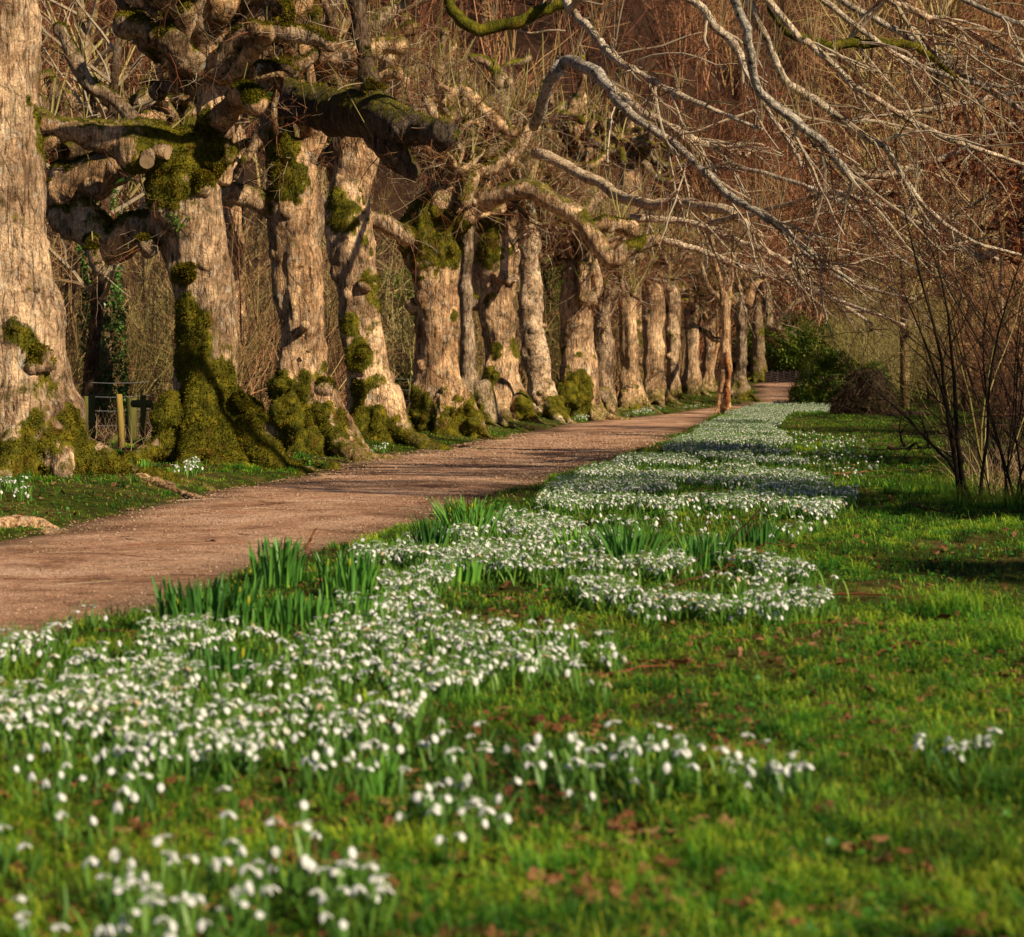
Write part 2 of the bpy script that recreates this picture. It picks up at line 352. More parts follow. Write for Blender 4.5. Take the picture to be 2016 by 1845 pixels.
U = np.linspace(0, 1, nu); PX = (xl(py)-.45)[:, None]*(1-U)+(xr(py)+.45)[:, None]*U; PY = np.repeat(py[:, None], nu, 1)
edge = np.minimum(PX-xl(PY), xr(PY)-PX)+.32*n2(PX, PY, .9, 3, 9.)
PZ = gbase(PX, PY)+.004-.07*sm(.02, -.25, edge)-.02*sm(.5, 0, edge)+.004*n2(PX, PY, .12, 2)
idx = (np.arange(len(py)-1)[:, None]*nu+np.arange(nu-1)[None]).ravel()
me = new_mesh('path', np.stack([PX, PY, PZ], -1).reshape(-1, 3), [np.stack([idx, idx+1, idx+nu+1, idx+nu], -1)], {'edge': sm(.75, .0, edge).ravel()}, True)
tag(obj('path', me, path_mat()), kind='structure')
# ------------------------------------------------------------------ tree tools
def grow(p0, d0, L, r0, K=6, wander=.15, trop=(0, 0, 0), taper=.35):
    N = len(p0); d = unit(np.asarray(d0, float)); L = np.broadcast_to(np.asarray(L, float), (N,)); r0 = np.broadcast_to(np.asarray(r0, float), (N,))
    P_ = np.zeros((N, K, 3)); P_[:, 0] = p0
    for k in range(1, K):
        d = unit(d+R.normal(size=(N, 3))*wander+np.asarray(trop)); P_[:, k] = P_[:, k-1]+d*(L/(K-1))[:, None]
    rad = r0[:, None]*np.linspace(1, taper, K)[None]
    return P_, rad
def kids_of(P_, rad, m, spread=.7, lf=.5, K=5, wander=.18, trop=(0, 0, 0), t0=.25, rf=.6, minr=.0, taper=.35):
    N, K0, _ = P_.shape
    i = np.repeat(np.arange(N), m); t = R.uniform(t0, .97, len(i))*(K0-1); k = np.minimum(t.astype(int), K0-2); f = (t-k)[:, None]
    p = P_[i, k]*(1-f)+P_[i, k+1]*f; tan = unit(P_[i, k+1]-P_[i, k])
    side = unit(np.cross(tan, R.normal(size=(len(i), 3))))
    d = unit(tan*(1-spread*.5)+side*spread)
    Lp = np.linalg.norm(P_[:, 1:]-P_[:, :-1], axis=-1).sum(1)[i]
    return grow(p, d, Lp*lf*R.uniform(.5, 1.2, len(i)), np.maximum(rad[i, k]*rf, minr), K, wander, trop, taper)
def add_tw(acc, PR, sides=3, rnd=None, mat=0):
    P_, rad = PR; V, F = tubes(P_, rad, sides)
    r = np.repeat(R.random(len(P_)) if rnd is None else np.broadcast_to(rnd, (len(P_),)), P_.shape[1]*sides)
    acc.add(V, F, r, mat)
def rdir(n, up=0., out=None, o=0.):
    d = unit(R.normal(size=(n, 3))); d[:, 2] += up
    if out is not None: d = d+np.asarray(out)*o
    return unit(d)
def moss_field(W, N, spots, gen, basal, bz):
    nz = .6*fbm(W*2.6, 3)+.35*fbm(W*11, 2); m = np.zeros(len(W))
    for c, r in spots:
        q = (W-c)/r; q[:, 1] *= .8
        m = np.maximum(m, sm(1.25, .7, np.linalg.norm(q*[1, 1, .85], axis=1)+nz*1.0))
    m = np.maximum(m, gen*sm(.15, .75, N[:, 2]+nz))
    m = np.maximum(m, basal*sm(.70, .1, W[:, 2]-bz+nz*.95))
    m = np.maximum(m, .8*sm(.40, .72, fbm(W*1.9+31, 3)+.3*fbm(W*7+3, 2)+.25*N[:, 2]+gen*.3))
    return m
def finish_bark(me, name, mat, root, org, spots=(), gen=.5, basal=.6, ridge=.02, lump=.05, fine=.008, fuzz=0, label=None):
    V, N = verts(me)
    W = V.copy()
    V = V+N*(ridge*fbm(W*np.array([8, 8, 1.5]), 2)+(ridge*3.2*fbm(W*np.array([3.1, 3.1, .45])+2, 2) if name == 'trunk' else 0)+(.055*fbm(W*7, 2)+.02*fbm(W*19, 2) if name == 'burl' else 0)+lump*fbm(W*2.3+5, 2)+fine*fbm(W*15, 2)+.012*np.abs(fbm(W*6+9, 2)))[:, None]
    m = moss_field(W, N, spots, gen, basal, org[2])
    V = V+N*(m*(.006+.026*np.clip(fbm(W*7, 2)+.4, 0, 1)))[:, None]
    me.vertices.foreach_set('co', (V-org).astype(np.float32).ravel())
    a = me.attributes.new('moss', 'FLOAT', 'POINT'); a.data.foreach_set('value', m.astype(np.float32))
    me.polygons.foreach_set('use_smooth', np.ones(len(me.polygons), bool)); me.update(); me.name = name
    o = obj(name, me, mat, root)
    if label: o['label'] = label
    if fuzz:
        w_ = np.clip(m-.45, 0, 1); 
        if w_.sum() > 5:
            i = R.choice(len(V), size=fuzz, p=w_/w_.sum()); s = R.uniform(.008, .022, fuzz)
            p = V[i]+R.normal(size=(fuzz, 3))*.008; n = unit(N[i]+R.normal(size=(fuzz, 3))*.6); a1 = unit(np.cross(n, R.normal(size=(fuzz, 3))))
            T = np.stack([p-a1*s[:, None]*.5, p+a1*s[:, None]*.5, p+n*s[:, None]*1.3], 1).reshape(-1, 3)
            ac = Acc(); ac.add(T-org, np.arange(fuzz*3).reshape(-1, 3), np.repeat(np.clip(R.normal(.5, .2, fuzz)+.35*fbm(W[i]*3, 2), 0, 1), 3)); return o, ac
    return o, None
def limb_mesh(pts, rad, voxel, knobs=6, ends=True, kr=(.5, .95)):
    ac = Acc(); p = crom(np.column_stack([pts, rad]), 5); rr = p[:, 3]*(1+.14*fbm(p[:, :3]*5, 2))
    V, F = tube1(p[:, :3], np.maximum(rr, .01), 12); ac.add(V, F)
    if ends: V, F = sphere(p[-1, :3], rr[-1]*1.12); ac.add(V, F)
    for _ in range(knobs):
        k = R.integers(1, len(p)); d = rdir(1)[0]; r = rr[k]*R.uniform(*kr); V, F = sphere(p[k, :3]+d*rr[k]*R.uniform(.45, .8), r, 6, 9); ac.add(V, F)
    return voxelize(ac, voxel, 2), p
def burl_cluster(c, r, voxel, n=11):
    ac = Acc(); s = np.array([R.uniform(.85, 1.15), R.uniform(.9, 1.1), R.uniform(.7, 1.25)]); V, F = sphere([0, 0, 0], r*.8); ac.add(V*s+c, F)
    for _ in range(6):
        d = rdir(1)[0]*s; q = R.uniform(.35, .6)*r; V, F = sphere(c+d*r*.5, q, 6, 9); ac.add(V, F)
    for _ in range(3): d = rdir(1, -1.)[0]; V, F = sphere(c+d*r*.9+[0, .3*r, 0], r*.5, 6, 9); ac.add(V, F)
    return voxelize(ac, voxel, 6)
def gnarl(p0, d0, L, r0, K=7, wander=.5, trop=(0, 0, .05)):
    P_, rad = grow(np.array([p0]), np.array([d0]), L, r0, K, wander, trop, .55)
    r = rad[0]*(1+R.uniform(-.18, .25, K)); r[-1] *= 1.25; return P_[0], r
TREES = {}
def lime(name, D, label, rows, roots=(), burls=(), limbs=(), spots=(), head=None, hn=0, hL=(.8, 1.8), hr=(.08, .16), up=.3, bias=(0, 0, 0), voxel=.03, gen=.55, basal=.5,
         twigs=300, shoots=120, tl=(.4, 1.0), fuzz=0, knobs=26, stub=4, mat=None, group='pollarded lime trees in a row along the path', extra=None, tr=1., yfix=None, hwander=.45):
    mat = mat or BARK; k = D/FL
    x0 = (rows[0][1]+rows[0][2])/2; p0 = at(x0, rows[0][0], D); org = np.array([p0[0], D, float(gz(p0[0], D))])
    root = empty(name, org, label, 'tree', group)
    ac = Acc(); tp = []
    for (y, a, b) in rows: q = at((a+b)/2, y, D); tp.append([*q, (b-a)/2*k])
    tp.insert(0, [tp[0][0], D, org[2]-.25, tp[0][3]*1.12]); p = crom(tp, 5); V, F = tube1(p[:, :3], p[:, 3]*.93, 20); ac.add(V, F)
    V, F = sphere(p[-1, :3], p[-1, 3]*.9); ac.add(V, F)
    rb = tp[1][3]
    rt = list(roots) if roots else [(R.uniform(-.3, 6.2), R.uniform(.5, 1.0)) for _ in range(6)]
    for (a, L) in rt:
        d = np.array([cos(a), sin(a), 0]); q = [org+d*rb*.30+[0, 0, .75], org+d*rb*.80+[0, 0, .26], org+d*(rb+.35*L)+[0, 0, .03], org+d*(rb+L)*1.+[.08, 0, -.05]]
        for z in q[2:]: z[2] += float(gz(z[0], z[1]))-org[2]
        q = crom([[*a_, r_] for a_, r_ in zip(q, (rb*.38, rb*.30, rb*.15, .03))], 5); V, F = tube1(q[:, :3], q[:, 3], 9); ac.add(V, F)
    for _ in range(knobs):
        j = R.integers(2, len(p)-1); a = R.uniform(0, 2*pi); d = np.array([cos(a), sin(a), 0]); r = R.uniform(.04, .14)*tr
        V, F = sphere([0, 0, 0], r, 6, 9); ac.add(V*[1, 1, R.uniform(1, 1.6)]+p[j, :3]+d*(p[j, 3]*.93-r*.45), F)
    sp = [(at(x, y, D-(dd if dd is not None else .25)), r*k) for (x, y, r, dd) in [(s+(None,))[:4] for s in spots]]
    me = voxelize(ac, voxel, 2); MF = Acc()
    o, fz = finish_bark(me, 'trunk', mat, root, org, sp, gen*.6, basal, .032*tr, .075*tr, .012, fuzz)
    if fz: v, f, a, m = fz.data(); MF.add(v, f, a)
    for (x, y, r, *dd) in burls:
        bc = at(x, y, D-(dd[0] if dd else .25)); ax = np.array([np.interp(bc[2], p[:, 2], p[:, 0]), D, bc[2]]); me = burl_cluster(bc+(ax-bc)*.16, r*k*1.15, voxel)
        o, fz = finish_bark(me, 'burl', mat, root, org, sp, gen*.8, basal*.6, .012, .11, .03, fuzz//8)
        if fz: v, f, a, m = fz.data(); MF.add(v, f, a)
    ends = []; allp = []
    def do_limb(pts, rad, nm='limb', kn=6, md=None, vx=voxel, smooth_=False):
        me, pp = limb_mesh(pts, rad, vx, kn, True, (.4, .85) if not smooth_ else (.3, .6))
        o, fz = finish_bark(me, nm, md or mat, root, org, sp, gen, 0, .010, .035 if not smooth_ else .012, .006, fuzz//10)
        if fz: v, f, a, m = fz.data(); MF.add(v, f, a)
        ends.append((pp[-1, :3], unit(pp[-1, :3]-pp[-4, :3]), pp[-1, 3])); allp.append(pp)
    for lb in limbs:
        q = np.array([at(x, y, D+dd) for (x, y, dd, r) in lb['p']]); r = np.array([a[3] for a in lb['p']])*k
        do_limb(q, r, lb.get('n', 'limb'), lb.get('k', 6), lb.get('m'), voxel, lb.get('s', False))
    if head:
        hc = at(head[0], head[1], D)
        for j in range(hn):
            a = 2*pi*(j+R.uniform(-.3, .3))/max(hn, 1); d = unit(np.array([cos(a), sin(a)*.8, up+R.uniform(-.35, .5)])+np.array(bias)); L = R.uniform(*hL)
            q, r = gnarl(hc+[0, 0, R.uniform(-.3, .35)], d, L, R.uniform(*hr), 7, hwander)
            do_limb(q, r*np.linspace(1.1, .8, len(r)), 'limb', 7, BARK_LIMB, max(voxel, .03))
            if R.random() < .8:
                j2 = R.integers(2, 5); q2, r2 = gnarl(q[j2], unit(q[j2+1]-q[j2]+rdir(1)[0]*.9), L*.55, r[j2]*.7, 5, .4)
                do_limb(q2, r2, 'limb', 3, BARK_LIMB, max(voxel, .03))
    for _ in range(stub):   # sawn stubs with pale cut faces
        if not allp: break
        pp = allp[R.integers(len(allp))]; j = R.integers(3, len(pp)-1); d = unit(rdir(1)[0]+np.array([.2, -.6, -.25])); r = min(pp[j, 3]*R.uniform(.45, .65), .085); L = pp[j, 3]+R.uniform(.1, .25)
        V, F = tube1(np.array([pp[j, :3], pp[j, :3]+d*L*.5, pp[j, :3]+d*L])-org, [r*1.25, r, r*1.05], 12)
        sa = Acc(); sa.add(V, F); so_ = sa.build('stub', mat, root, None, True)
        u = unit(np.cross(d, [0, 0, 1.])); v = np.cross(d, u); aa = np.arange(12)*2*pi/12
        c = pp[j, :3]+d*(L+.004)-org; Vc = np.vstack([c+r*.96*(np.outer(np.cos(aa), u)+np.outer(np.sin(aa), v)), [c]])
        ca = Acc(); ca.add(Vc, np.array([[q, (q+1) % 12, 12] for q in range(12)])); co = ca.build('cut_face', CUT, so_)
    # twigs
    tw = Acc(); sh = Acc(); tpr = .0055*tr*max(1, D/30)**.6
    if allp and twigs:
        src = []; tan = []
        for e, d, r in ends:
            n = max(2, int(twigs*.6/len(ends))); src.append(np.repeat(e[None], n, 0)+R.normal(size=(n, 3))*r*.6); tan.append(np.repeat(d[None], n, 0))
        for pp in allp:
            n = max(2, int(twigs*.4/len(allp))); i = R.integers(2, len(pp), n); src.append(pp[i, :3]+rdir(n)*pp[i, 3:4]*.7); tan.append(np.zeros((n, 3)))
        src = np.concatenate(src); tan = np.concatenate(tan); d = unit(rdir(len(src), .05)+tan*.8)
        g1 = grow(src, d, R.uniform(*tl, len(src)), tpr*R.uniform(.7, 1.5, len(src)), 7, .16, (0, 0, -.03), .3); add_tw(tw, g1)
        g2 = kids_of(*g1, 3, .8, .45, 4, .2, (0, 0, 0), .3, .6, tpr*.4); add_tw(tw, g2)
        if D < 40: add_tw(tw, kids_of(*g2, 2, .8, .5, 3, .2, (0, 0, 0), .3, .7, tpr*.35))
    if allp and shoots:
        src = []
        for pp in allp:
            n = max(1, int(shoots/len(allp))); j = R.integers(2, len(pp), 1+n//8); i = j[R.integers(0, len(j), n)]; src.append(pp[i, :3]+R.normal(size=(n, 3))*pp[i, 3:4]*.5)
        src = np.concatenate(src)
        g1 = grow(src, unit(R.normal(size=(len(src), 3))*.28+[0, 0, 1]), R.uniform(.5, 1.5, len(src)), tpr*1.5*R.uniform(.7, 1.5, len(src)), 6, .06, (0, 0, .06), .35); add_tw(sh, g1)
    if extra: extra(root, org, tw, sh, do_limb)
    if tw.n: tw.build('twigs', TWIG, root, org)
    if sh.n: sh.build('shoots', SHOOT, root, org)
    if MF.n: MF.build('moss', MOSSB, root)
    TREES[name] = (root, org); return root, org
def overhang(root, org, D, paths, mat=None, side=7, sub=5, moss=False, L=(.7, 1.6), nm='branch', trop=(.03, -.0, -.05)):
    """long whippy branches; each path = [(x, y, depth, r_px)], side branches in a second mesh"""
    tw = Acc()
    for pth in paths:
        q = np.array([at(x, y, d) for (x, y, d, r) in pth]); r = np.array([a[3]*a[2]/FL for a in pth]); p = crom(np.column_stack([q, r]), 6)
        p[:, 3] *= .92; p[1:-1, :3] += R.normal(size=(len(p)-2, 3))*p[1:-1, 3:4]*.16
        ac = Acc(); V, F = tube1(p[:, :3], p[:, 3]*(1+.12*vnoise(p[:, :3]*9)), 9); ac.add(V-org, F)
        me = new_mesh(nm, ac.data()[0], ac.data()[1], {'moss': np.full(ac.n, .9 if moss else .0)}, True); obj(nm, me, mat or BRANCH, root)
        PP = p[None, :, :3]; RR = p[None, :, 3]; n = side
        g1 = kids_of(PP, RR, n, .62, 1, 8, .14, trop, .3, .45, .006); Lr = R.uniform(*L, n)
        c = g1[0]-g1[0][:, :1]; ln = np.linalg.norm(c[:, -1], axis=-1); g1 = (g1[0][:, :1]+c*(Lr/np.maximum(ln, .1))[:, None, None], np.minimum(g1[1], .016))
        add_tw(tw, g1, 5, R.uniform(.75, 1, n))
        g2 = kids_of(*g1, sub, .7, .5, 6, .2, trop, .15, .5, .0035); add_tw(tw, g2, 3, R.choice([.1, .3, .5, .8, .9], len(g2[0])))
        g3 = kids_of(*g2, 5, .8, .55, 4, .22, trop, .15, .6, .0032); add_tw(tw, g3, 3, R.uniform(0, .45, len(g3[0])))
        # upright shoots
        m = max(3, side)*3; i = R.integers(3, len(p), max(2, m//6)); i = i[R.integers(0, len(i), m)]; s = grow(p[i, :3]+R.normal(size=(m, 3))*.01, unit(R.normal(size=(m, 3))*.2+[0, 0, 1]), R.uniform(.3, .9, m), .005, 5, .06, (0, 0, .05), .4); add_tw(tw, s, 4, R.uniform(.66, .82, m))
    tw.build('twigs', TWIG, root, org)
# ------------------------------------------------------------------ the row of limes
r1, o1 = lime('lime_tree', 21.4, 'tallest straight pale lime trunk at the left edge, its foot spreading and mossy', 
    [(975,-70,175),(930,-65,190),(890,-62,185),(840,-70,172),(780,-72,150),(700,-74,138),(600,-76,116),(500,-79,98),(400,-80,90),(250,-76,82),(100,-72,78),(-60,-70,72),(-200,-66,64)],
    roots=[(-.15,1.2),(.25,.9),(-.9,.5),(-1.6,.45),(-2.2,.6),(3,.6),(1.5,.5)],
    burls=[(88,712,24,.42),(150,822,20,.2),(132,690,12,.1),(30,905,45,.3),(110,900,35,.4),(-15,900,40,.4)],
    spots=[(60,930,90,.4),(150,900,45),(220,945,60),(145,830,32),(10,880,36),(300,965,60)], voxel=.02, gen=.3, basal=.55, twigs=0, shoots=0, fuzz=14000, knobs=16, stub=0,
    limbs=[dict(p=[(40,-120,0,26),(300,-260,-.3,20),(700,-330,-.8,17),(1150,-260,-1.2,15),(1400,-160,-1.4,13)], s=True, k=2, m=BARK_PALE),
           dict(p=[(30,-60,0,22),(500,-180,.5,17),(1100,-180,1.,14),(1500,-120,1.2,12)], s=True, k=2, m=BARK_PALE)])
overhang(r1, o1, 21, [
 [(1380,-160,20,13),(1470,60,20.2,10),(1490,171,20.4,10),(1559,232,20.5,10),(1617,280,20.6,9.5),(1661,331,20.7,9),(1682,355,20.7,8)],
 [(1400,-150,20.3,12),(1510,80,20.5,9),(1548,160,20.6,9),(1617,205,20.8,9),(1702,270,21,8.5),(1740,287,21,8),(1767,331,21.2,6.5),(1822,406,21.4,5),(1907,471,21.6,4),(2010,502,21.8,3)],
 [(1500,-120,22,11),(1640,-40,22,9),(1753,0,22,9),(1839,41,22,8.5),(1907,65,22,8),(2040,140,22,7)],
 [(1500,-120,21.8,11),(1610,-30,22,8),(1736,44,22,8),(1805,82,22,7.5),(1873,130,22,7),(2030,230,22,6)],
 [(1400,-150,21,10),(1560,60,21,8),(1600,90,21,8),(1700,180,21.2,7),(1860,270,21.5,6),(2040,330,21.6,4)],
 [(1480,-100,21,9),(1700,60,21.4,6),(1770,110,21.6,5),(1900,160,21.8,5),(2040,175,22,4)],
 [(1480,-120,20,8),(1800,-40,20,7),(1940,20,20,6),(2040,60,20,5)]], side=10, sub=7)
overhang(r1, o1, 21, [[(1480,-100,21,9),(1520,20,21.2,10),(1560,66,21.3,11),(1630,88,21.4,11),(1700,84,21.5,11),(1788,88,21.6,10),(1840,118,21.7,6),(1900,170,21.8,4)]], moss=True, side=6, sub=5)
r2, o2 = lime('lime_tree', 24.6, 'stout lime, thick moss down its left face, green leaves in its hollow',
    [(935,305,525),(900,312,515),(860,325,505),(800,336,490),(760,340,484),(700,338,478),(600,337,475),(500,318,460),(430,302,452),(370,288,446),(320,290,446)],
    burls=[(503,812,34,.2),(488,790,18,.35),(520,835,20,.1),(334,818,42,.3),(318,858,30,.2),(405,362,15,.5),(374,532,14,.42),(430,318,16,.4),(438,296,20,.3),(418,905,40,.5)],
    spots=[(400,790,95,.5),(340,830,60,.4),(420,880,110,.5),(365,700,62,.42),(358,620,42,.42),(354,545,26,.42),(380,655,45,.42),(330,330,75,.3),(370,300,70,.4),(500,800,34,.3),(455,840,60,.5)],
    voxel=.02, gen=.6, basal=.9, fuzz=42000, knobs=8, twigs=330, shoots=50,
    limbs=[dict(p=[(415,360,0,40),(425,280,0,42),(422,180,0,38),(415,80,0,34),(425,-60,0,30)], k=5),
           dict(p=[(375,370,0,56),(320,300,-.2,52),(250,280,-.35,42),(170,262,-.5,28),(85,245,-.6,18)], k=12),
           dict(p=[(300,280,-.2,18),(230,200,-.3,13),(170,160,-.3,12),(120,60,-.3,10)], k=3),
           dict(p=[(320,450,.3,34),(265,455,.4,36),(215,490,.5,34),(180,450,.6,38),(120,430,.7,26)], k=12),
           dict(p=[(300,495,-.1,18),(288,480,-.2,14)], k=3),
           dict(p=[(240,330,.6,30),(170,350,.8,44),(110,400,.9,34)], k=10),
           dict(p=[(180,470,.2,18),(190,520,0,14),(196,532,-.1,10)], k=4),
           dict(p=[(430,240,-.2,24),(480,190,-.6,22),(505,205,-.9,18)], k=4),
           dict(p=[(430,150,-.2,24),(470,80,-.4,20),(540,65,-.6,17),(620,75,-.7,14),(650,90,-.8,12)], k=3, s=True),
           dict(p=[(400,170,0,24),(340,110,.2,28),(280,70,.3,24),(240,-20,.3,20)], k=8),
           dict(p=[(400,120,.4,24),(330,40,.5,22),(290,-60,.6,18)], k=8)],
    head=(400,120), hn=17, hL=(1.0,2.0), hr=(.10,.2), bias=(0,-.1,.1), stub=6)
r3, o3 = lime('lime_tree', 28.2, 'lime with a short arched limb reaching left, two mossy burls stacked at its foot',
    [(912,530,695),(880,535,680),(850,538,668),(800,535,656),(700,542,646),(600,538,645),(500,528,632),(430,524,632),(380,520,632),(310,524,622)],
    burls=[(548,762,26,.2),(562,810,28,.35),(645,768,11,.3),(650,815,16,.3),(590,890,30,.5),(660,860,18,.3),(612,690,7,.45),(600,640,6,.45)],
    spots=[(555,790,50,.3),(600,880,80,.4),(660,850,35),(560,350,50,.3),(560,290,40),(675,890,40)], voxel=.024, gen=.5, basal=.45, fuzz=14000, twigs=360, shoots=70,
    limbs=[dict(p=[(560,420,0,26),(515,398,-.1,23),(480,386,-.2,22),(440,380,-.5,22)], k=1, s=True),
           dict(p=[(560,330,0,38),(545,250,0,32),(520,170,0,28),(505,90,0,24)], k=8),
           dict(p=[(600,320,0,26),(618,260,0,24),(600,200,-.3,24),(600,100,-.3,22)], k=7),
           dict(p=[(560,190,-.4,34),(600,205,-1.6,38),(665,222,-2.9,40),(740,232,-3.9,38),(805,252,-4.5,28),(872,262,-5.,23)], k=8, m=BARK_DARK),  # dark bark here and on its side limbs paints their shade
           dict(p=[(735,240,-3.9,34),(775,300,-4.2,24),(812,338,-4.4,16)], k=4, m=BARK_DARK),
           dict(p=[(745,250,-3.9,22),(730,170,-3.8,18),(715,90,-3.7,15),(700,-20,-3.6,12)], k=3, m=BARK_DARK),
           dict(p=[(520,130,0,20),(580,60,0,18),(650,20,0,16),(690,-60,0,14)], k=5)],
    head=(580,140), hn=15, hL=(1.0,2.1), hr=(.09,.18), bias=(.1,0,.1), stub=6)
r4, o4 = lime('lime_tree', 32.4, 'shaded dark lime leaning left, moss streak down its middle to a mossy skirt',
    [(885,676,812),(850,680,796),(800,684,788),(700,670,770),(600,660,750),(500,643,738),(420,638,735),(350,650,728)],
    burls=[(718,560,9,.4),(712,690,8,.4),(800,860,20,.2),(690,860,26,.3)],
    spots=[(705,700,34,.4),(700,780,34,.4),(715,850,60,.4),(690,640,24,.3),(680,420,40,.2),(760,880,60)], voxel=.028, gen=.5, basal=.6, fuzz=11000, twigs=450, shoots=110,
    limbs=[dict(p=[(690,380,0,36),(690,280,0,32),(672,200,0,26),(660,90,0,22)], k=7),
           dict(p=[(700,400,0,24),(725,330,0,20),(735,260,.2,18),(790,160,.2,15)], k=6),
           dict(p=[(710,430,.1,18),(750,438,.1,17),(800,466,.2,17)], k=2, s=True),
           dict(p=[(660,120,0,20),(760,30,0,17),(860,-20,0,14),(940,-80,-.3,13)], k=3)],
    head=(690,230), hn=15, hL=(.9,2.0), hr=(.08,.16), bias=(.1,0,.2), stub=5)
overhang(r4, o4, 32, [
 [(940,-80,31,12),(885,0,31,12),(933,55,31,14),(1015,44,31,14),(1066,20,31,14),(1117,2,31,13),(1190,-60,31,10)]], moss=True, mat=BARK, side=5, sub=3, L=(.5,1.))
overhang(r4, o4, 32, [
 [(940,-80,32,12),(1100,-60,31,11),(1117,7,30,9),(1169,68,29,9),(1203,109,28.5,9),(1247,140,28,8.5),(1309,174,27.5,8),(1400,215,27,6),(1500,255,26.6,4)],
 [(1117,20,30,8),(1200,-30,27,9),(1360,0,27,9),(1405,51,27,10),(1446,89,27,10),(1470,147,27,8),(1500,200,27,6),(1560,290,27,5),(1580,330,27,4)]], side=12, sub=7)
r5, o5 = lime('lime_tree', 36.3, 'lime swelling into a mossy collar at the top with dark mossy burls round its foot',
    [(885,798,945),(850,812,928),(800,810,922),(700,822,910),(600,820,906),(540,812,908),(500,794,916),(450,786,918),(400,822,920)],
    burls=[(832,842,28,.3),(812,822,22,.2),(880,780,18,.45),(925,838,26,.2),(895,800,22,.4),(872,408,26,.4),(845,870,24,.5),(806,600,10,.1),(935,800,14,.1)],
    spots=[(830,835,52,.3),(850,470,55,.3),(900,480,40,.3),(820,430,40),(905,840,52),(905,620,14,.3),(905,550,16,.3),(870,880,80)], voxel=.03, gen=.55, basal=.6, fuzz=12000, twigs=600, shoots=160,
    limbs=[dict(p=[(870,410,0,36),(868,340,0,30),(850,260,0,24),(852,170,0,16)], k=6),
           dict(p=[(900,445,-.2,22),(925,425,-.4,17),(947,403,-.5,17),(985,384,-.7,18),(1043,373,-.9,19),(1084,396,-1.,19),(1135,424,-1.2,18),(1169,468,-1.3,17),(1203,512,-1.4,17),(1237,490,-1.5,16),(1289,472,-1.5,13)], k=2, s=True),
           dict(p=[(860,300,0,20),(900,300,0,16),(930,330,0,16),(915,400,-.8,13)], k=4),
           dict(p=[(840,260,0,18),(899,178,0,14),(950,215,0,14),(998,256,0,14),(1010,262,0,11)], k=3),
           dict(p=[(880,330,0,22),(960,330,0,20),(1010,300,0,17),(1050,250,0,13)], k=5),
           dict(p=[(1160,450,-1.2,14),(1200,440,-1.2,15),(1240,450,-1.2,16)], k=4)],
    head=(870,330), hn=15, hL=(.9,2.2), hr=(.07,.15), bias=(.2,0,.1), stub=6)
lime('lime_tree', 41, 'slim lavender-grey lime trunk in the gap just right of the collared lime',
    [(845,900,972),(800,903,950),(740,908,942),(650,908,936),(560,906,930),(450,908,932)], voxel=.035, burls=[(930,790,10,.2)], spots=[(940,840,34,.3)],
    head=(920,380), hn=5, hL=(.8,1.6), hr=(.06,.12), twigs=220, shoots=60, knobs=5, stub=2, fuzz=2500)
r6, o6 = lime('lime_tree', 44, 'broad fluted lime with a moss strip beside a nose-like burl',
    [(842,925,1040),(800,935,1024),(700,948,1020),(600,934,1016),(520,924,1020),(460,930,1016),(420,950,1015)],
    burls=[(985,542,16,.4),(1010,545,12,.4),(1060-30,800,20,.35),(975,820,16,.4),(925,590,9,.2)],
    spots=[(960,500,26,.4),(965,440,34,.3),(972,690,16,.4),(965,740,16,.4),(1035,800,28,.3),(970,830,40)], voxel=.035, gen=.5, basal=.5, twigs=800, shoots=220, fuzz=5000,
    limbs=[dict(p=[(960,450,0,24),(940,380,0,20),(945,300,0,16),(975,240,0,12)], k=5), dict(p=[(1000,440,0,18),(1040,380,0,14),(1050,300,.2,12)], k=5)],
    head=(985,390), hn=18, hL=(.9,2.0), hr=(.07,.13), bias=(.1,0,.15))
lime('lime_tree', 46.5, 'smooth pale lime flaring at the foot beside the fluted one, hook-shaped shadow across it',
    [(832,1032,1110),(800,1040,1100),(740,1032,1086),(680,1022,1078),(600,1018,1068),(520,1020,1066),(450,1024,1066)], voxel=.038,
    burls=[(1075,640,8,.1),(1095,800,20,.2),(1070,780,12,.3)], spots=[(1090,810,36,.2),(1060,830,30)], basal=.45, head=(1045,420), hn=17, hL=(.9,2.0), hr=(.06,.13), twigs=800, shoots=220, fuzz=3000, mat=BARK_PALE)
lime('lime_tree', 49, 'forked burly lime with a bulging moss cushion low on its trunk and hanging sawn stubs',
    [(828,1098,1190),(790,1100,1178),(740,1096,1180),(680,1104,1172),(620,1102,1166),(560,1106,1164),(530,1110,1160)], voxel=.04,
    burls=[(1118,775,30,.3),(1150,780,24,.3),(1125,735,14,.3),(1170,590,14,.2)], spots=[(1130,785,38,.4),(1120,820,30)], basal=.5,
    limbs=[dict(p=[(1155,600,0,14),(1175,560,0,12),(1165,500,0,11),(1180,440,0,9)], k=3,s=True), dict(p=[(1140,560,0,20),(1155,500,-.2,17),(1140,430,-.3,15),(1190,380,-.3,12)], k=5),
            dict(p=[(1150,520,-.4,12),(1147,560,-.5,10),(1150,590,-.6,10)], k=1)],
    head=(1135,500), hn=18, hL=(1.,2.2), hr=(.07,.14), twigs=900, shoots=300, fuzz=4000, stub=6)
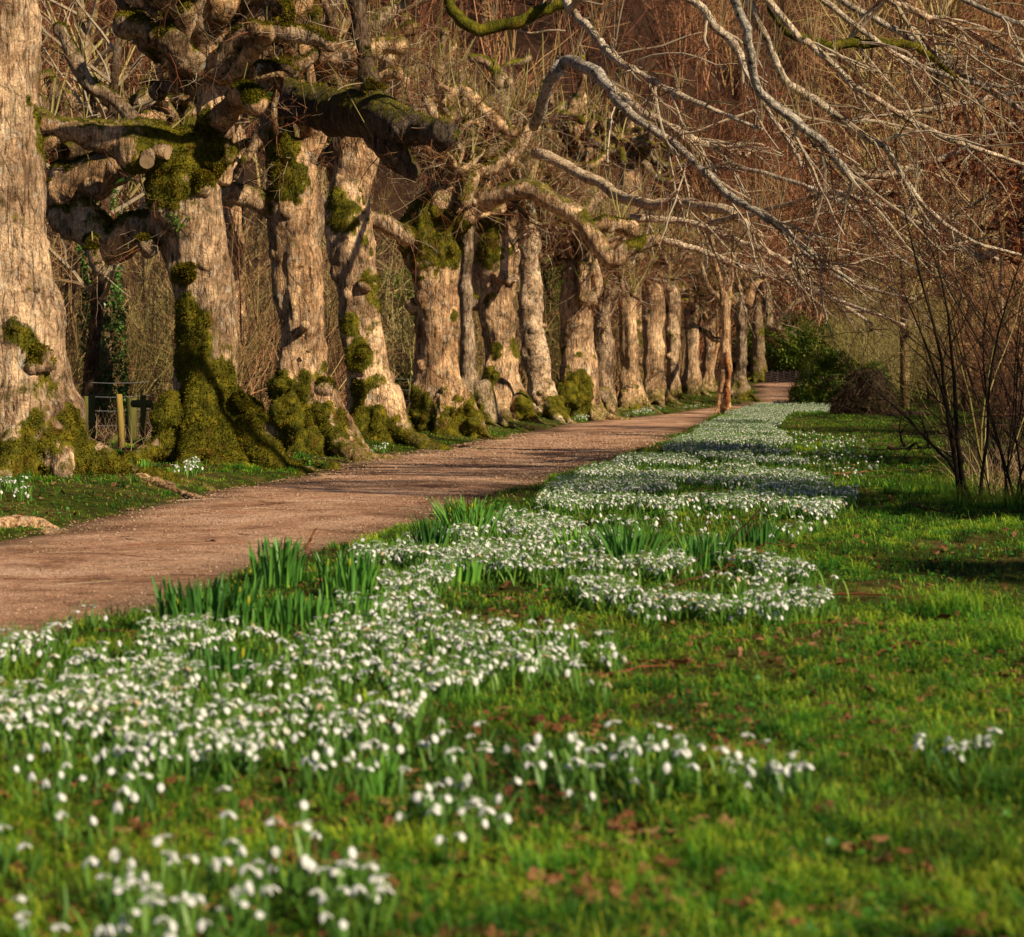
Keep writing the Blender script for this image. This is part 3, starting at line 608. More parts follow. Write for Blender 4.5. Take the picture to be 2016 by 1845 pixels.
FAR = [
 (53, 'lime with rusty mossy lumps low down, just right of the forked burly lime', [(815,1160,1222),(780,1166,1214),(700,1170,1212),(620,1172,1206),(560,1170,1208)], [(1185,780,18,.3),(1200,800,14,.3)]),
 (57, 'lime with dark bundled stems at its shoulder, sixth from the slender split tree', [(810,1212,1274),(770,1218,1262),(700,1216,1260),(620,1218,1252),(560,1210,1256)], [(1232,785,16,.3),(1245,760,10,.3)]),
 (60.5, 'narrow lime with a round mossy boss at its foot, fifth from the slender split tree', [(806,1258,1318),(770,1266,1310),(700,1264,1308),(620,1266,1306),(570,1262,1308)], [(1275,785,14,.3),(1300,790,14,.3)]),
 (63, 'narrow lime crossed by a curling branch shadow, fourth from the slender split tree', [(802,1302,1342),(760,1308,1338),(700,1310,1336),(620,1306,1336),(575,1306,1338)], [(1318,700,8,.2),(1320,790,12,.3)]),
 (66.5, 'narrow sandy lime, third from the slender split tree', [(798,1338,1386),(750,1344,1380),(680,1344,1378),(610,1344,1380)], [(1362,785,12,.2)]),
 (70, 'thin sandy lime, second from the slender split tree', [(794,1378,1412),(750,1382,1408),(680,1384,1408),(610,1382,1410)], [(1395,780,9,.2)]),
]
for D, lb, rows, bu in FAR:
    lime('lime_tree', D, lb, rows, burls=bu, voxel=.05, head=((rows[-1][1]+rows[-1][2])/2, rows[-1][0]-30), hn=12, hL=(.9,2.1), hr=(.07,.14), up=.45, twigs=520, shoots=320, knobs=6, stub=2, basal=.5, gen=.6, fuzz=0)
rT, oT = lime('lime_tree', 66, 'lime at the path edge arching right, just behind the slender split tree',
    [(795,1438,1476),(760,1443,1471),(700,1447,1470),(640,1446,1472),(590,1440,1474)], voxel=.045, head=(1462,560), hn=6, hL=(.8,2.), hr=(.06,.12), twigs=300, shoots=80, mat=BARK,
    limbs=[dict(p=[(1468,600,0,14),(1490,560,0,13),(1530,545,0,12),(1570,548,0,9),(1620,560,0,6),(1660,575,0,4)], k=1, s=True), dict(p=[(1505,555,-.2,9),(1512,600,-.3,9),(1516,640,-.4,9),(1530,645,-.5,8)], k=2, s=True),
           dict(p=[(1445,600,0,13),(1430,570,0,11),(1440,500,0,8)], k=3), dict(p=[(1525,635,-.4,6),(1560,600,-.4,6),(1610,565,-.4,5)], k=1, s=True)], stub=1, basal=.7)
lime('lime_tree', 84, 'far lime beyond the bend of the path, moss tinted and split down the middle', [(748,1476,1516),(730,1480,1512),(690,1482,1506),(650,1480,1502),(600,1482,1500)], voxel=.06,
    head=(1490,590), hn=6, hL=(1.,2.), hr=(.07,.12), twigs=220, shoots=60, gen=.9, basal=.9, stub=0, mat=BARK_FAR)
# slender split tree on the verge
rs, os_ = lime('slender_tree', 56, 'slender tree on the snowdrop verge, a strip of torn orange wood down its trunk',
    [(822,1411,1440),(780,1413,1439),(720,1416,1440),(650,1420,1438),(600,1418,1436),(580,1416,1434)], voxel=.03, group='_', knobs=4, tr=.5, twigs=160, shoots=20, mat=BARK, stub=0, basal=.3, gen=.2,
    roots=[(0.3,.3),(2,.3),(-1.3,.3),(3.6,.3)],
    limbs=[dict(p=[(1424,600,0,7),(1420,560,0,6),(1404,500,0,5),(1400,420,0,4)], k=1, s=True), dict(p=[(1430,620,0,7),(1436,560,0,6),(1446,500,0,5)], k=1, s=True), dict(p=[(1426,595,0,7),(1412,582,0,6),(1396,568,-.1,5),(1380,520,0,4)], k=1, s=True)])
del rs['group']
ac = Acc(); q = [at(x, y, 56-.20) for x, y in ((1430,690),(1432,715),(1436,735),(1432,760),(1434,785),(1429,815))]; q = crom([[*a, r] for a, r in zip(q, (.03,.04,.05,.045,.065,.05))], 6)
V, F = tube1(q[:, :3], q[:, 3]*(1+.35*vnoise(q[:, :3]*23)), 10); ac.add(V, F); wm = voxelize(ac, .02, 0); V, N = verts(wm); V += N*(.035*fbm(V*14, 3))[:, None]-0; wm.vertices.foreach_set('co', (V-os_).astype(np.float32).ravel()); wm.name = 'torn_wood'; obj('torn_wood', wm, WOUND, rs)
# lower ends of overhanging branches carried by the middle limes
overhang(r5, o5, 36, [
 [(1050,250,34,12),(1090,150,33,13),(1110,125,33,14),(1160,135,32,14),(1200,172,31.5,12),(1240,225,31,10),(1326,283,30.5,9),(1378,331,30,9),(1439,389,29.5,9),(1480,410,29.2,8.5),(1531,444,29,8),(1579,492,29,8),(1637,536,29,7)],
 [(1200,172,31.5,9),(1260,215,31,9),(1326,253,31,9),(1371,277,31,9),(1430,295,31,9),(1473,307,31,9)],
 [(1439,389,29.5,6),(1520,430,29,6),(1600,500,28.6,5),(1680,555,28.3,4)]], side=14, sub=8)
overhang(r6, o6, 44, [
 [(1050,300,43,13),(1180,360,42,12),(1260,400,40,12),(1340,400,39,13),(1440,420,38,11),(1500,470,38,8)],
 [(1240,430,40,9),(1326,434,40,8),(1395,451,39.5,8),(1456,478,39,7.5),(1518,499,38.6,7),(1583,540,38.4,5)],
 [(1300,470,41,8),(1400,500,41,7),(1500,540,41,6),(1640,560,41,4)],
 [(1400,440,38,7),(1560,400,36,5),(1640,380,35,6),(1702,396,34.6,7),(1753,410,34.4,7),(1805,441,34,6.5),(1873,465,34,6),(1965,512,34,4)],
 [(1380,330,38,6),(1500,340,37,5),(1654,396,36,5),(1702,440,36,4),(1760,500,36,3.4),(1805,530,36,2.6)]], side=14, sub=8)
overhang(rT, oT, 66, [[(1500,545,60,7),(1580,520,58,6),(1680,560,56,5),(1800,590,55,3)], [(1460,520,64,7),(1560,560,60,6),(1700,610,58,4),(1780,640,57,3)], [(1540,545,62,6),(1640,590,60,5),(1720,640,60,3)]], side=8, sub=5, L=(.8,1.8))
# second row, seen only through the crowns of the first
BACK = [(38,(400,470),'lumpy lime behind the mossy stout lime, only its crown showing'),(43,(590,470),'lumpy lime behind the arched-limb lime, only its crown showing'),
        (50,(700,440),'lumpy lime behind the dark leaning lime, only its crown showing'),(46,(445,440),'gnarled lime crown high behind the stout mossy lime'),(58,(870,470),'gnarled lime crown behind the collared lime'),(56,(985,490),'gnarled lime crown behind the broad fluted lime'),(62,(1140,520),'gnarled lime crown behind the forked burly lime'),(70,(1240,545),'gnarled lime crown behind the lime with bundled stems'),(34,(150,560),'gnarled lime crown filling the gap beside the tall left trunk')]
for D, (x, y), lb in BACK:
    hx = x if D != 34 else 30
    wpx = .38/D*FL; zg = CAMH*FL/D+HY
    lime('back_lime_tree', D, lb, [(zg, hx-wpx*1.3, hx+wpx*1.3), (zg-60, hx-wpx, hx+wpx), (y, hx-wpx, hx+wpx), (y-150, hx-wpx*.9, hx+wpx*.9), (y-330, hx-wpx*.6, hx+wpx*.6)], voxel=.05, head=(hx, y-230), hn=18, hL=(1.3,3.0), hr=(.12,.26), up=.3, bias=(.1,0,.15),
         twigs=260, shoots=110, knobs=14, stub=5, gen=.8, fuzz=0, group='limes of the second row behind the avenue', tr=1.3)

# ------------------------------------------------------------------ ground cover
def gpt(x, y, h=0.12):
    D = 40.
    for _ in range(12): D = .5*D+.5*np.clip((CAMH-h-.025*max(0, D-58))*FL/max(y-HY, 30), 3, 90)
    return np.array([(x-CX)/FL*D, D])
def inpoly(px_, py_, poly):
    c = np.zeros(len(px_), bool); n = len(poly)
    for i in range(n):
        x1, y1 = poly[i]; x2, y2 = poly[(i+1) % n]
        k = ((y1 > py_) != (y2 > py_)); c ^= k & (px_ < (x2-x1)*(py_-y1)/((y2-y1) if y2 != y1 else 1e-9)+x1)
    return c
def sample_poly(poly, n, clump=.5, s=.35):
    P_ = np.array(poly); lo, hi = P_.min(0), P_.max(0); out = []
    tot = 0
    while tot < n:
        m = max(64, n*3); x = R.uniform(lo[0], hi[0], m); y = R.uniform(lo[1], hi[1], m); k = inpoly(x, y, P_)
        pr = np.clip(1-clump+clump*(.5+1.9*n2(x, y, s, 2, 7.7)), 0, 1); k &= R.random(m) < pr
        out.append(np.stack([x[k], y[k]], 1)); tot += k.sum()
        if m > 60 and k.sum() == 0: break
    return np.concatenate(out)[:n]
def area(poly):
    P_ = np.array(poly); x, y = P_[:, 0], P_[:, 1]; return .5*abs(np.dot(x, np.roll(y, -1))-np.dot(y, np.roll(x, -1)))
def on(xy, dz=0.): return np.column_stack([xy, gz(xy[:, 0], xy[:, 1])+dz])
# --- snowdrop templates
def strip(path, width, fold=0.):
    path = np.asarray(path, float); K = len(path); w_ = np.asarray(width); s = np.array([0, 1, 0])
    V = np.concatenate([path-np.outer(w_, s)+[0, 0, 0], path+np.outer(w_, s)]); F = np.array([[k, k+1, K+k+1, K+k] for k in range(K-1)])
    return V, F
def rotz(V, a): c, s = cos(a), sin(a); return V@np.array([[c, s, 0], [-s, c, 0], [0, 0, 1]])
def snow_parts(lod, spread, h=.115, size=.95):
    spread *= 1.25
    """flower, stem, leaf meshes as (V,[F]) about the plant's foot"""
    flower = Acc(); stem = Acc(); leaf = Acc()
    top = np.array([.004, 0, h]); hook = np.array([.017, 0, h+.004]); tip = np.array([.022, 0, h-.008])
    K = 6 if lod else 4
    sp = crom([[0, 0, 0], [.002, 0, h*.5], top, [.010, 0, h+.010], hook, tip], 2 if lod else 1)
    V, F = tubes(sp[None], np.full((1, len(sp)), .0014), 3); stem.add(V, F, .6)
    V, F = sphere(tip-[0, 0, .003], .0033, 4, 5); V[:, 2] = (V[:, 2]-tip[2])*1.4+tip[2]; stem.add(V, F, .9)
    base = tip-[0, 0, .006]; nl = 6 if lod else 3; L = .027*size
    for j in range(3):
        a = j*2*pi/3+.4; s = spread*(.8+.4*((j*37) % 10)/10); tt = np.linspace(0, 1, nl)
        out = np.sin(s)*L*tt*(1.15-.3*tt)+.0035*np.sin(pi*tt); dn = -np.cos(s)*L*tt; wd = .0086*size*np.sin(pi*(tt*.86+.06))**.8
        rows = []
        us = (-1, -.5, 0, .5, 1) if lod else (-1, 0, 1)
        for q, u in enumerate(us): rows.append(np.stack([out-.0028*u*u*np.sin(pi*tt), wd*u, dn], 1))
        V = np.concatenate(rows); F = np.array([[q*nl+k, q*nl+k+1, (q+1)*nl+k+1, (q+1)*nl+k] for q in range(len(us)-1) for k in range(nl-1)])
        flower.add(rotz(V, a)+base, F, 0.)
    if lod:
        V, F = sphere(base-[0, 0, .006], .0042, 5, 7); V[:, 2] = (V[:, 2]-base[2])*1.5+base[2]; flower.add(V, F, 0.)
    for j, (a, ln, lean) in enumerate(((.5, 1.02, .14), (3.5, .85, .30), (2., .95, .22))[:3 if lod else 2]):
        n = 6 if lod else 4; t = np.linspace(0, 1, n); L = h*ln
        V, F = strip(np.stack([L*(lean*t+.35*t*t*lean), 0*t, L*t*(1-.18*t)], 1), .0052*np.sin(pi*np.clip(t*.8+.16, 0, 1))**.6); leaf.add(rotz(V, a), F, 0.)
    return flower, stem, leaf
ZONES = [
 # name, polygon of flower heads, density /m2, clump
 ('in the big drift filling the lower left of the photo', [(-60,1292),(30,1248),(140,1216),(290,1214),(480,1245),(620,1235),(640,1180),(850,1160),(880,1235),(1100,1240),(1200,1270),(1262,1318),(1240,1370),(1080,1350),(960,1330),(850,1385),(820,1440),(640,1475),(430,1490),(300,1500),(140,1480),(60,1500),(-60,1430)], 270, 1.05),
 ('in the loose scatter just below the big left drift', [(560,1440),(850,1420),(1010,1440),(1020,1500),(760,1530),(600,1530)], 80, .9),
 ('in the sparse fringe at the left edge below the big drift', [(-30,1490),(250,1490),(330,1560),(200,1640),(-30,1700)], 60, .6),
 ('among the widely spaced few left of the bottom centre', [(350,1570),(700,1600),(690,1680),(400,1650)], 40, .6),
 ('in the blurred patch along the bottom left edge of the photo', [(150,1690),(420,1670),(740,1700),(760,1790),(620,1835),(180,1830)], 170, .6),
 ('in the out of focus corner at the very bottom left', [(-20,1770),(250,1790),(420,1850),(-20,1860)], 140, .5),
 ('in the pale clump left of the long foreground ribbon', [(785,1570),(860,1540),(950,1550),(1000,1600),(930,1660),(790,1650)], 170, .4),
 ('in the long foreground ribbon right of centre', [(920,1510),(1040,1490),(1180,1470),(1350,1460),(1400,1490),(1600,1500),(1600,1550),(1500,1560),(1380,1530),(1200,1555),(1040,1545),(930,1530)], 190, .6),
 ('in the tiny isolated group at the right edge of the lawn', [(1810,1465),(1965,1465),(1970,1530),(1820,1520)], 150, .0),
 ('in the middle drift around the daffodil clumps', [(690,1080),(790,1055),(880,1040),(1000,1000),(1100,1010),(1180,1050),(1330,1080),(1500,1108),(1650,1150),(1640,1185),(1520,1215),(1320,1205),(1190,1200),(1130,1160),(1060,1130),(900,1120),(860,1180),(760,1190),(740,1140)], 330, 1.4),
 ('in the dense middle band', [(1055,985),(1100,950),(1180,918),(1260,893),(1400,905),(1600,938),(1690,975),(1640,1010),(1500,1030),(1380,985),(1230,1000),(1120,1000)], 340, 1.3),
 ('sparse under the middle band', [(1120,1000),(1300,990),(1640,1010),(1560,1060),(1200,1050)], 26, .6),
 ('in the far band', [(1305,882),(1345,860),(1440,862),(1560,882),(1620,900),(1570,912),(1400,905)], 330, 1.4),
 ('in the far drift by the slender tree', [(1360,858),(1385,835),(1425,822),(1460,822),(1500,832),(1540,850),(1570,872),(1450,864)], 330, 1.4),
 ('furthest drift', [(1425,815),(1465,800),(1530,788),(1640,798),(1650,806),(1560,808),(1545,820),(1530,835),(1470,820)], 150, .5),
 ('far sparse', [(1560,850),(1700,862),(1720,905),(1600,905)], 14, .7),
 ('far sparse', [(1500,880),(1740,900),(1720,950),(1620,935)], 9, .7),
 ('in the small group by the roots at the far left', [(-10,968),(60,968),(70,985),(-10,990)], 60, .2),
 ('at the foot of the mossy lime', [(330,928),(390,915),(395,930),(345,945)], 70, .3),
 ('between two lime feet left of the path', [(700,885),(760,874),(770,885),(720,895)], 160, .2),
 ('far left verge', [(1130,822),(1200,815),(1200,824),(1140,828)], 150, .2),
 ('far left verge', [(1215,816),(1260,806),(1300,803),(1280,812)], 100, .3),
 ('far left verge', [(1340,800),(1410,790),(1410,797),(1350,804)], 90, .3),
]
SP = []; SZ = []
for zi, (nm, poly, dens, cl) in enumerate(ZONES):
    W = [gpt(x, y) for x, y in poly]; n = int(area(W)*dens); p = sample_poly(W, n, cl, .35 if W[0][1] < 15 else .75); SP.append(p); SZ.append(np.full(len(p), zi))
SP = np.concatenate(SP); SZ = np.concatenate(SZ)
k = (pmask(SP[:, 0], SP[:, 1]) < .6)
for (x, y, wp) in [(410,1272,230),(550,1178,120),(682,1200,120),(560,1275,200),(450,1388,180),(852,1116,64),(925,1062,110),(1132,1114,70),(1236,1152,110),(1378,1140,120),(1432,1238,110),(1486,1090,110)]:
    c = gpt(x, y, 0); W_ = wp/FL*c[1]/2; k &= ~(((np.abs(SP[:, 0]-c[0])/W_)**2+((SP[:, 1]-c[1]-.25)/(.38))**2) < 1.0)
SP, SZ = SP[k], SZ[k]
vis = (np.abs(SP[:, 0]/SP[:, 1]) < .238) & ((CAMH-.12)/SP[:, 1]*FL+HY < 1850)
score = np.where(vis, SP[:, 1], 999); order = np.argsort(score); near = order[:300]; rest = np.setdiff1d(np.arange(len(SP)), near)
print('snowdrops', len(SP), 'nearest 300 reach', SP[near[-1], 1])
protos = []
for v, sprd in enumerate((.5, .65, .8, .95, .35, 1.1)):
    fl, st, lf = snow_parts(1, sprd, .10+.008*v, .93+.06*(v % 3))
    if v % 2: 
        for k_ in range(len(fl.A)): fl.A[k_] = np.full(len(fl.V[k_]), .35*v/5)
    ms = []
    for nm, a_, mt in (('flower', fl, PETAL), ('stem', st, LEAFG), ('leaf', lf, LEAFG)):
        V, F, A, M = a_.data(); me = new_mesh(nm, V, F, {'rnd': A if nm != 'leaf' else A+.2+.12*v}, True); me.materials.append(mt); ms.append((nm, me))
    protos.append(ms)
for j in near:
    x, y = SP[j]; z = float(gz(x, y)); zn = ZONES[SZ[j]][0]
    r = empty('snowdrop', (x, y, z), 'single white snowdrop '+zn, 'snowdrop', 'snowdrops '+zn, R.uniform(0, 2*pi)); s = R.uniform(.85, 1.2); r.scale = (s, s, s)
    r.rotation_euler[0] = R.normal()*.08; r.rotation_euler[1] = R.normal()*.08
    for nm, me in protos[R.integers(6)]: obj(nm, me, None, r)
drift = Acc(); drift_far = Acc()
def add_drops(ids, lod, acc):
    for v, sprd in enumerate((.4, .6, .8, .95, 1.1)):
        q = ids[v::5]; fl, st, lf = snow_parts(lod, sprd, .088+.012*v, 1.02 if lod else 1.22); yaw = R.uniform(0, 2*pi, len(q)); s = R.uniform(.85, 1.2, len(q)); til = R.normal(size=len(q))*.1; pos = on(SP[q])
        for a_, mi, rr in ((fl, 0, np.clip(np.abs(R.normal(0, .45, len(q))), 0, 1)), (st, 1, R.uniform(.5, 1, len(q))), (lf, 1, R.uniform(.3, 1, len(q)))):
            V, F, A, M = a_.data(); scatter(acc, (V, F), pos, yaw, s, til, rr, mi)
add_drops(rest[SP[rest, 1] < 12], 1, drift); add_drops(rest[SP[rest, 1] >= 12], 0, drift)
o = drift.build('snowdrop_drift', [PETAL, LEAFG], None, None, True); tag(o, 'white snowdrops massed in drifts along the right side of the path', 'snowdrops', None, 'stuff')
# foliage cover between snowdrops
lf = Acc(); n = 5; t = np.linspace(0, 1, n); V, F = strip(np.stack([.1*(.3*t+.25*t*t), 0*t, .105*t*(1-.2*t)], 1), .0042*np.sin(pi*np.clip(t*.8+.16, 0, 1))**.6)
i = R.choice(len(SP), min(42000, len(SP)*5)); p = SP[i]+R.normal(size=(len(i), 2))*.05; p = p[pmask(p[:, 0], p[:, 1]) < .6]
scatter(lf, (V, [F]), on(p), R.uniform(0, 2*pi, len(p)), R.uniform(.6, 1.2, len(p)), R.normal(size=len(p))*.25, R.uniform(.3, 1, len(p)))
tag(lf.build('snowdrop_leaves', LEAFG, None, None, True), 'narrow green snowdrop leaves filling the drifts', 'leaves', None, 'stuff')
# --- grass
def blades(p, h, wd, lean, rnd, acc):
    N = len(p); a = R.uniform(0, 2*pi, N); d = np.stack([np.cos(a), np.sin(a), np.zeros(N)], 1); s = np.stack([-np.sin(a), np.cos(a), np.zeros(N)], 1)
    b = on(p, -.005); m = b+d*(h*lean*.35)[:, None]+np.array([0, 0, 1])*(h*.6)[:, None]; tp = b+d*(h*lean)[:, None]+np.array([0, 0, 1])*(h*np.maximum(1-.42*lean, .25))[:, None]
    w_ = wd[:, None]*.5; V = np.stack([b-s*w_, b+s*w_, m-s*w_*.8, m+s*w_*.8, tp], 1).reshape(-1, 3); o_ = np.arange(N)[:, None]*5
    acc.add(V, [o_+np.array([[0, 1, 3, 2]]), o_+np.array([[2, 3, 4]])], (np.repeat(rnd, 5).reshape(-1, 5)*np.array([.2, .2, .85, .85, 1.])).ravel())  # blade feet dark by nature, deepened to paint shade in the gaps
NB = 640000
u = R.random(NB); lo, hi = 3.6, 75.; e = .42; Dd = (lo**e+u*(hi**e-lo**e))**(1/e); Xd = R.uniform(-.30, .30, NB)*Dd*1.02
xs_ = R.random(NB) < .16; Xd = np.where(xs_ & (Dd > 3), np.abs(Xd)*1.2+.24*Dd+R.random(NB)*3.2, Xd)
k = (pmask(Xd, Dd) < R.uniform(.15, .75, NB)) & (offp_ok := (Xd > xl(Dd)-1.9-.6*R.random(NB)))
bare = n2(Xd, Dd, .45, 3, 70.)+.5*n2(Xd, Dd, 2.2, 2, 71.); k &= R.random(NB) < np.clip(.85+1.5*bare, .12, 1)
Xd, Dd = Xd[k], Dd[k]; p = np.stack([Xd, Dd], 1); cl_ = n2(Xd, Dd, .22, 2, 4.4); big = n2(Xd, Dd, 1.3, 2, 8.8); N = len(p)
side = Xd < xl(Dd)+.3
h = (.032+.030*R.random(N)+.045*np.clip(cl_, -.5, 1)+.02*big)*np.where(side, .8, 1.)*np.where(R.random(N) < .04, 1.8, 1); h = np.clip(h, .015, .14)*(1+sm(30, 70, Dd)*.5)
wd = .0030*(np.maximum(Dd, 6)/6)**.62*R.uniform(.7, 1.3, N)
mid = n2(Xd, Dd, .5, 2, 15.); rn = np.clip(.36+.19*R.normal(size=N)+.34*big+.28*mid-.15*cl_, 0, .93); rn = np.where(R.random(N) < .08+.25*np.clip(mid, 0, 1), R.uniform(.86, 1., N), rn)
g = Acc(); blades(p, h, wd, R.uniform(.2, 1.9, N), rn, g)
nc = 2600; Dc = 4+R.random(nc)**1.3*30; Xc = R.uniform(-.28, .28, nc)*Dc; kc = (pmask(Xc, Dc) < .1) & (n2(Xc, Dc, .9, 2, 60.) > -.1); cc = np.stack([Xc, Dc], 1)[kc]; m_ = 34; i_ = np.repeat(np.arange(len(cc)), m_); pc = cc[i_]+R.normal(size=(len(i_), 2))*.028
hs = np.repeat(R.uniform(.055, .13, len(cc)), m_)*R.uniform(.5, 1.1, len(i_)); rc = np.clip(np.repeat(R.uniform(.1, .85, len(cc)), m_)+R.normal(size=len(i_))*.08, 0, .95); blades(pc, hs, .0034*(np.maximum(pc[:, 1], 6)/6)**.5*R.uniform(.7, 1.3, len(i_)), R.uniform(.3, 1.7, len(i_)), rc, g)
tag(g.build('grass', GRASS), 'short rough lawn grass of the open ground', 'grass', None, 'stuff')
print('grass', N)
# taller tufts
def tuft(x, y, n, h, spread, label, rn=(.3, .8)):
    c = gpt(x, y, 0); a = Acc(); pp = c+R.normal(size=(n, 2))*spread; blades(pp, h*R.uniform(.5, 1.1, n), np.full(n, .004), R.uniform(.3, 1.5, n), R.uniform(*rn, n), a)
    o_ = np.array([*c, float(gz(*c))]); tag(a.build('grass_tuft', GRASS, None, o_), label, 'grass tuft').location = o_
tuft(1880,1235,420,.20,.12,'tall lush grass tuft at the right edge of the lawn')
tuft(1990,1290,260,.16,.09,'tall grass tuft cut by the right frame edge below the larger one')
tuft(1560,1010,200,.15,.10,'straggly grass tuft at the right end of the dense snowdrop band')
tuft(1000,1010,120,.10,.06,'short grass tuft in the shade where the path meets the drift',(.1,.4))
tuft(1850,990,300,.3,.2,'long grass tuft under the bare shrubs at the right')
tuft(1960,1015,380,.34,.25,'pale dry grass tuft at the feet of the right hand shrubs',(.85,1))
# low broad leaves between the grass
n = 9000; D_ = R.uniform(4, 20, n)**1.0; X_ = R.uniform(-.28, .28, n)*D_; k = (pmask(X_, D_) < .2) & (n2(X_, D_, .8, 2, 12.) > .05); pp = np.stack([X_, D_], 1)[k]
a = np.linspace(0, 2*pi, 8)[:-1]; V = np.vstack([[0, 0, .0]] + [[cos(q)*.011, sin(q)*.013, .004*cos(2*q)] for q in a]); F = np.array([[0, 1+i_, 1+(i_+1) % 7] for i_ in range(7)])
cv = Acc(); scatter(cv, (V, [F]), on(pp, .025)+R.normal(size=(len(pp), 3))*[.01, .01, .008], R.uniform(0, 6.3, len(pp)), R.uniform(.6, 1.4, len(pp)), R.normal(size=len(pp))*.5, R.uniform(0, .6, len(pp)))
tag(cv.build('low_leaf_cover', FRESH, None, None, True), 'small round green leaves growing low in the lawn', 'leaves', None, 'stuff')
# --- daffodil clumps
def daffodil(x, y, wpx, hpx, n, label, buds=2, rb=(.1, .6), lean=.12, extra_y=0):
    c = gpt(x, y, 0); D = c[1]; W_ = wpx/FL*D/2; H = hpx/FL*D; org = np.array([*c, float(gz(*c))])
    root = empty('daffodil_clump', org, label, 'daffodil clump', 'unopened daffodil clumps beside the path')
    lf = Acc(); dep = max(W_*.6, .07)
    for _ in range(n):
        a = R.uniform(0, 2*pi); r = R.random()**.5; b = np.array([cos(a)*r*W_*.85, sin(a)*r*dep, -.01]); h = H*R.uniform(.62, 1.05); t = np.linspace(0, 1, 7); d = np.array([b[0]/W_*lean+R.normal()*.07, R.normal()*.08, 0]); yaw = R.uniform(-1.2, 1.2)
        path = b+np.outer(t, [0, 0, h])+np.outer(t**1.6, d*h*1.4); wv = R.uniform(.0055, .0085)*np.sqrt(np.clip(1-(t*.97)**6, 0, 1))
        s = np.array([cos(yaw), sin(yaw), 0]); f = np.array([-sin(yaw), cos(yaw), 0]); tw_ = R.normal()*.6
        V = np.concatenate([path-np.outer(wv, s), path+f*.0022, path+np.outer(wv, s)]); K = 7
        F = np.array([[q*K+k_, q*K+k_+1, (q+1)*K+k_+1, (q+1)*K+k_] for q in range(2) for k_ in range(K-1)])
        rr = R.uniform(*rb)+.25*(1-t)**4; lf.add(V, F, np.clip(np.tile(rr, 3), 0, .93))
    lf.build('leaves', DAFF, root, None, True)
    for _ in range(buds):
        b = np.array([R.uniform(-.7, .7)*W_, -dep*.6+R.normal()*.02, 0]); h = H*R.uniform(.55, .9); s1 = Acc(); V, F = tube1(np.array([b, b+[0, 0, h*.6], b+[.003, 0, h*.82]]), .0026, 6); s1.add(V, F, .5); st = s1.build('stem', DAFF, root, None, True)
        b1 = Acc(); t = np.linspace(0, 1, 7); pz = b+[.003, 0, h*.8]; V, F = tube1(pz+np.outer(t, [.004, 0, .045]), .0068*np.sin(pi*(t*.9+.05)), 8); b1.add(V, F, R.random()); b1.build('bud', BUDY, st, None, True)
DF = [(410,1272,230,118,150,'broad dark daffodil clump beside the path at lower left, few yellow tips',4,(.0,.5),.15),
 (550,1178,120,100,90,'upright daffodil clump at the path edge above the broad dark one',0,(.1,.6),.15),
 (682,1200,120,96,90,'daffodil clump right of the upright path edge one, yellow buds showing',3,(.2,.7),.08),
 (560,1275,200,88,110,'dense low daffodil clump between the broad dark one and the drift',1,(.1,.6),.1),
 (690,1262,110,80,60,'pale green daffodil clump below the one with yellow buds',0,(.3,.75),.1),
 (450,1388,180,100,110,'dark shaded daffodil clump in the middle of the lower left drift',2,(.0,.35),.1),
 (852,1116,64,90,60,'narrow dark daffodil clump with yellow feet beside a path side snowdrop patch',0,(.0,.3),.25),
 (925,1062,120,84,110,'sunlit fan shaped daffodil clump where drift meets path',5,(.3,.8),.45),
 (895,1172,110,56,60,'low thin daffodil clump below the fan shaped one',1,(.4,.85),.15),
 (1132,1114,70,64,44,'small yellow green daffodil clump inside the middle drift',0,(.6,.93),.2),
 (1236,1152,120,100,130,'tall dense daffodil clump at the centre of the middle drift',0,(.15,.6),.5),
 (1378,1140,130,76,110,'wide daffodil clump right of the tall dense one',1,(.15,.6),.2),
 (1432,1238,110,60,75,'daffodil clump standing in front of the right end of the middle drift',0,(.3,.8),.1),
 (1486,1090,110,60,80,'shaded dark daffodil clump behind the middle drift',0,(.0,.2),.2),  # darkest leaf tones paint the shade on this clump
 (278,948,40,26,30,'small daffodil clump with pale tips left of the mossy lime foot',2,(.4,.9),.3),
 (1345,866,30,16,24,'tiny dark daffodil clump at the near end of the far band',0,(.1,.4),.2),
 (1400,884,36,16,24,'tiny daffodil clump within the far band',0,(.0,.3),.2),
 (750,1600,70,100,26,'sparse out of focus leaf clump left of the foreground ribbon',0,(.4,.8),.4),
 (1040,1045,60,40,30,'small daffodil clump at the upper left tip of the middle drift',0,(.1,.5),.3)]
for d in DF: daffodil(*d)
# --- dead leaves
def dead_leaf_mesh(seed, r=.05):
    q = np.random.default_rng(seed); m = 11; a = np.linspace(0, 2*pi, m+1)[:-1]; rr = r*(.62+.38*np.abs(np.cos(a*2.5)))*(q.uniform(.75, 1.15, m))
    ring = np.stack([np.cos(a)*rr*1.3, np.sin(a)*rr, q.uniform(-.1, .55, m)*rr], 1); mid = ring*[.5, .5, .2]+[0, 0, .006]
    V = np.vstack([[[0, 0, 0]], mid, ring]); F4 = np.array([[1+i, 1+m+i, 1+m+(i+1) % m, 1+(i+1) % m] for i in range(m)]); F3 = np.array([[0, 1+i, 1+(i+1) % m] for i in range(m)])
    return V, [F4, F3]
LM = []
for s in range(7):
    V, F = dead_leaf_mesh(s); me = new_mesh('dead_leaf', V, F, {'rnd': np.clip(.1+.12*s+.15*np.random.default_rng(s).random(len(V)), 0, 1)}, False); me.materials.append(LITTER); LM.append(me)
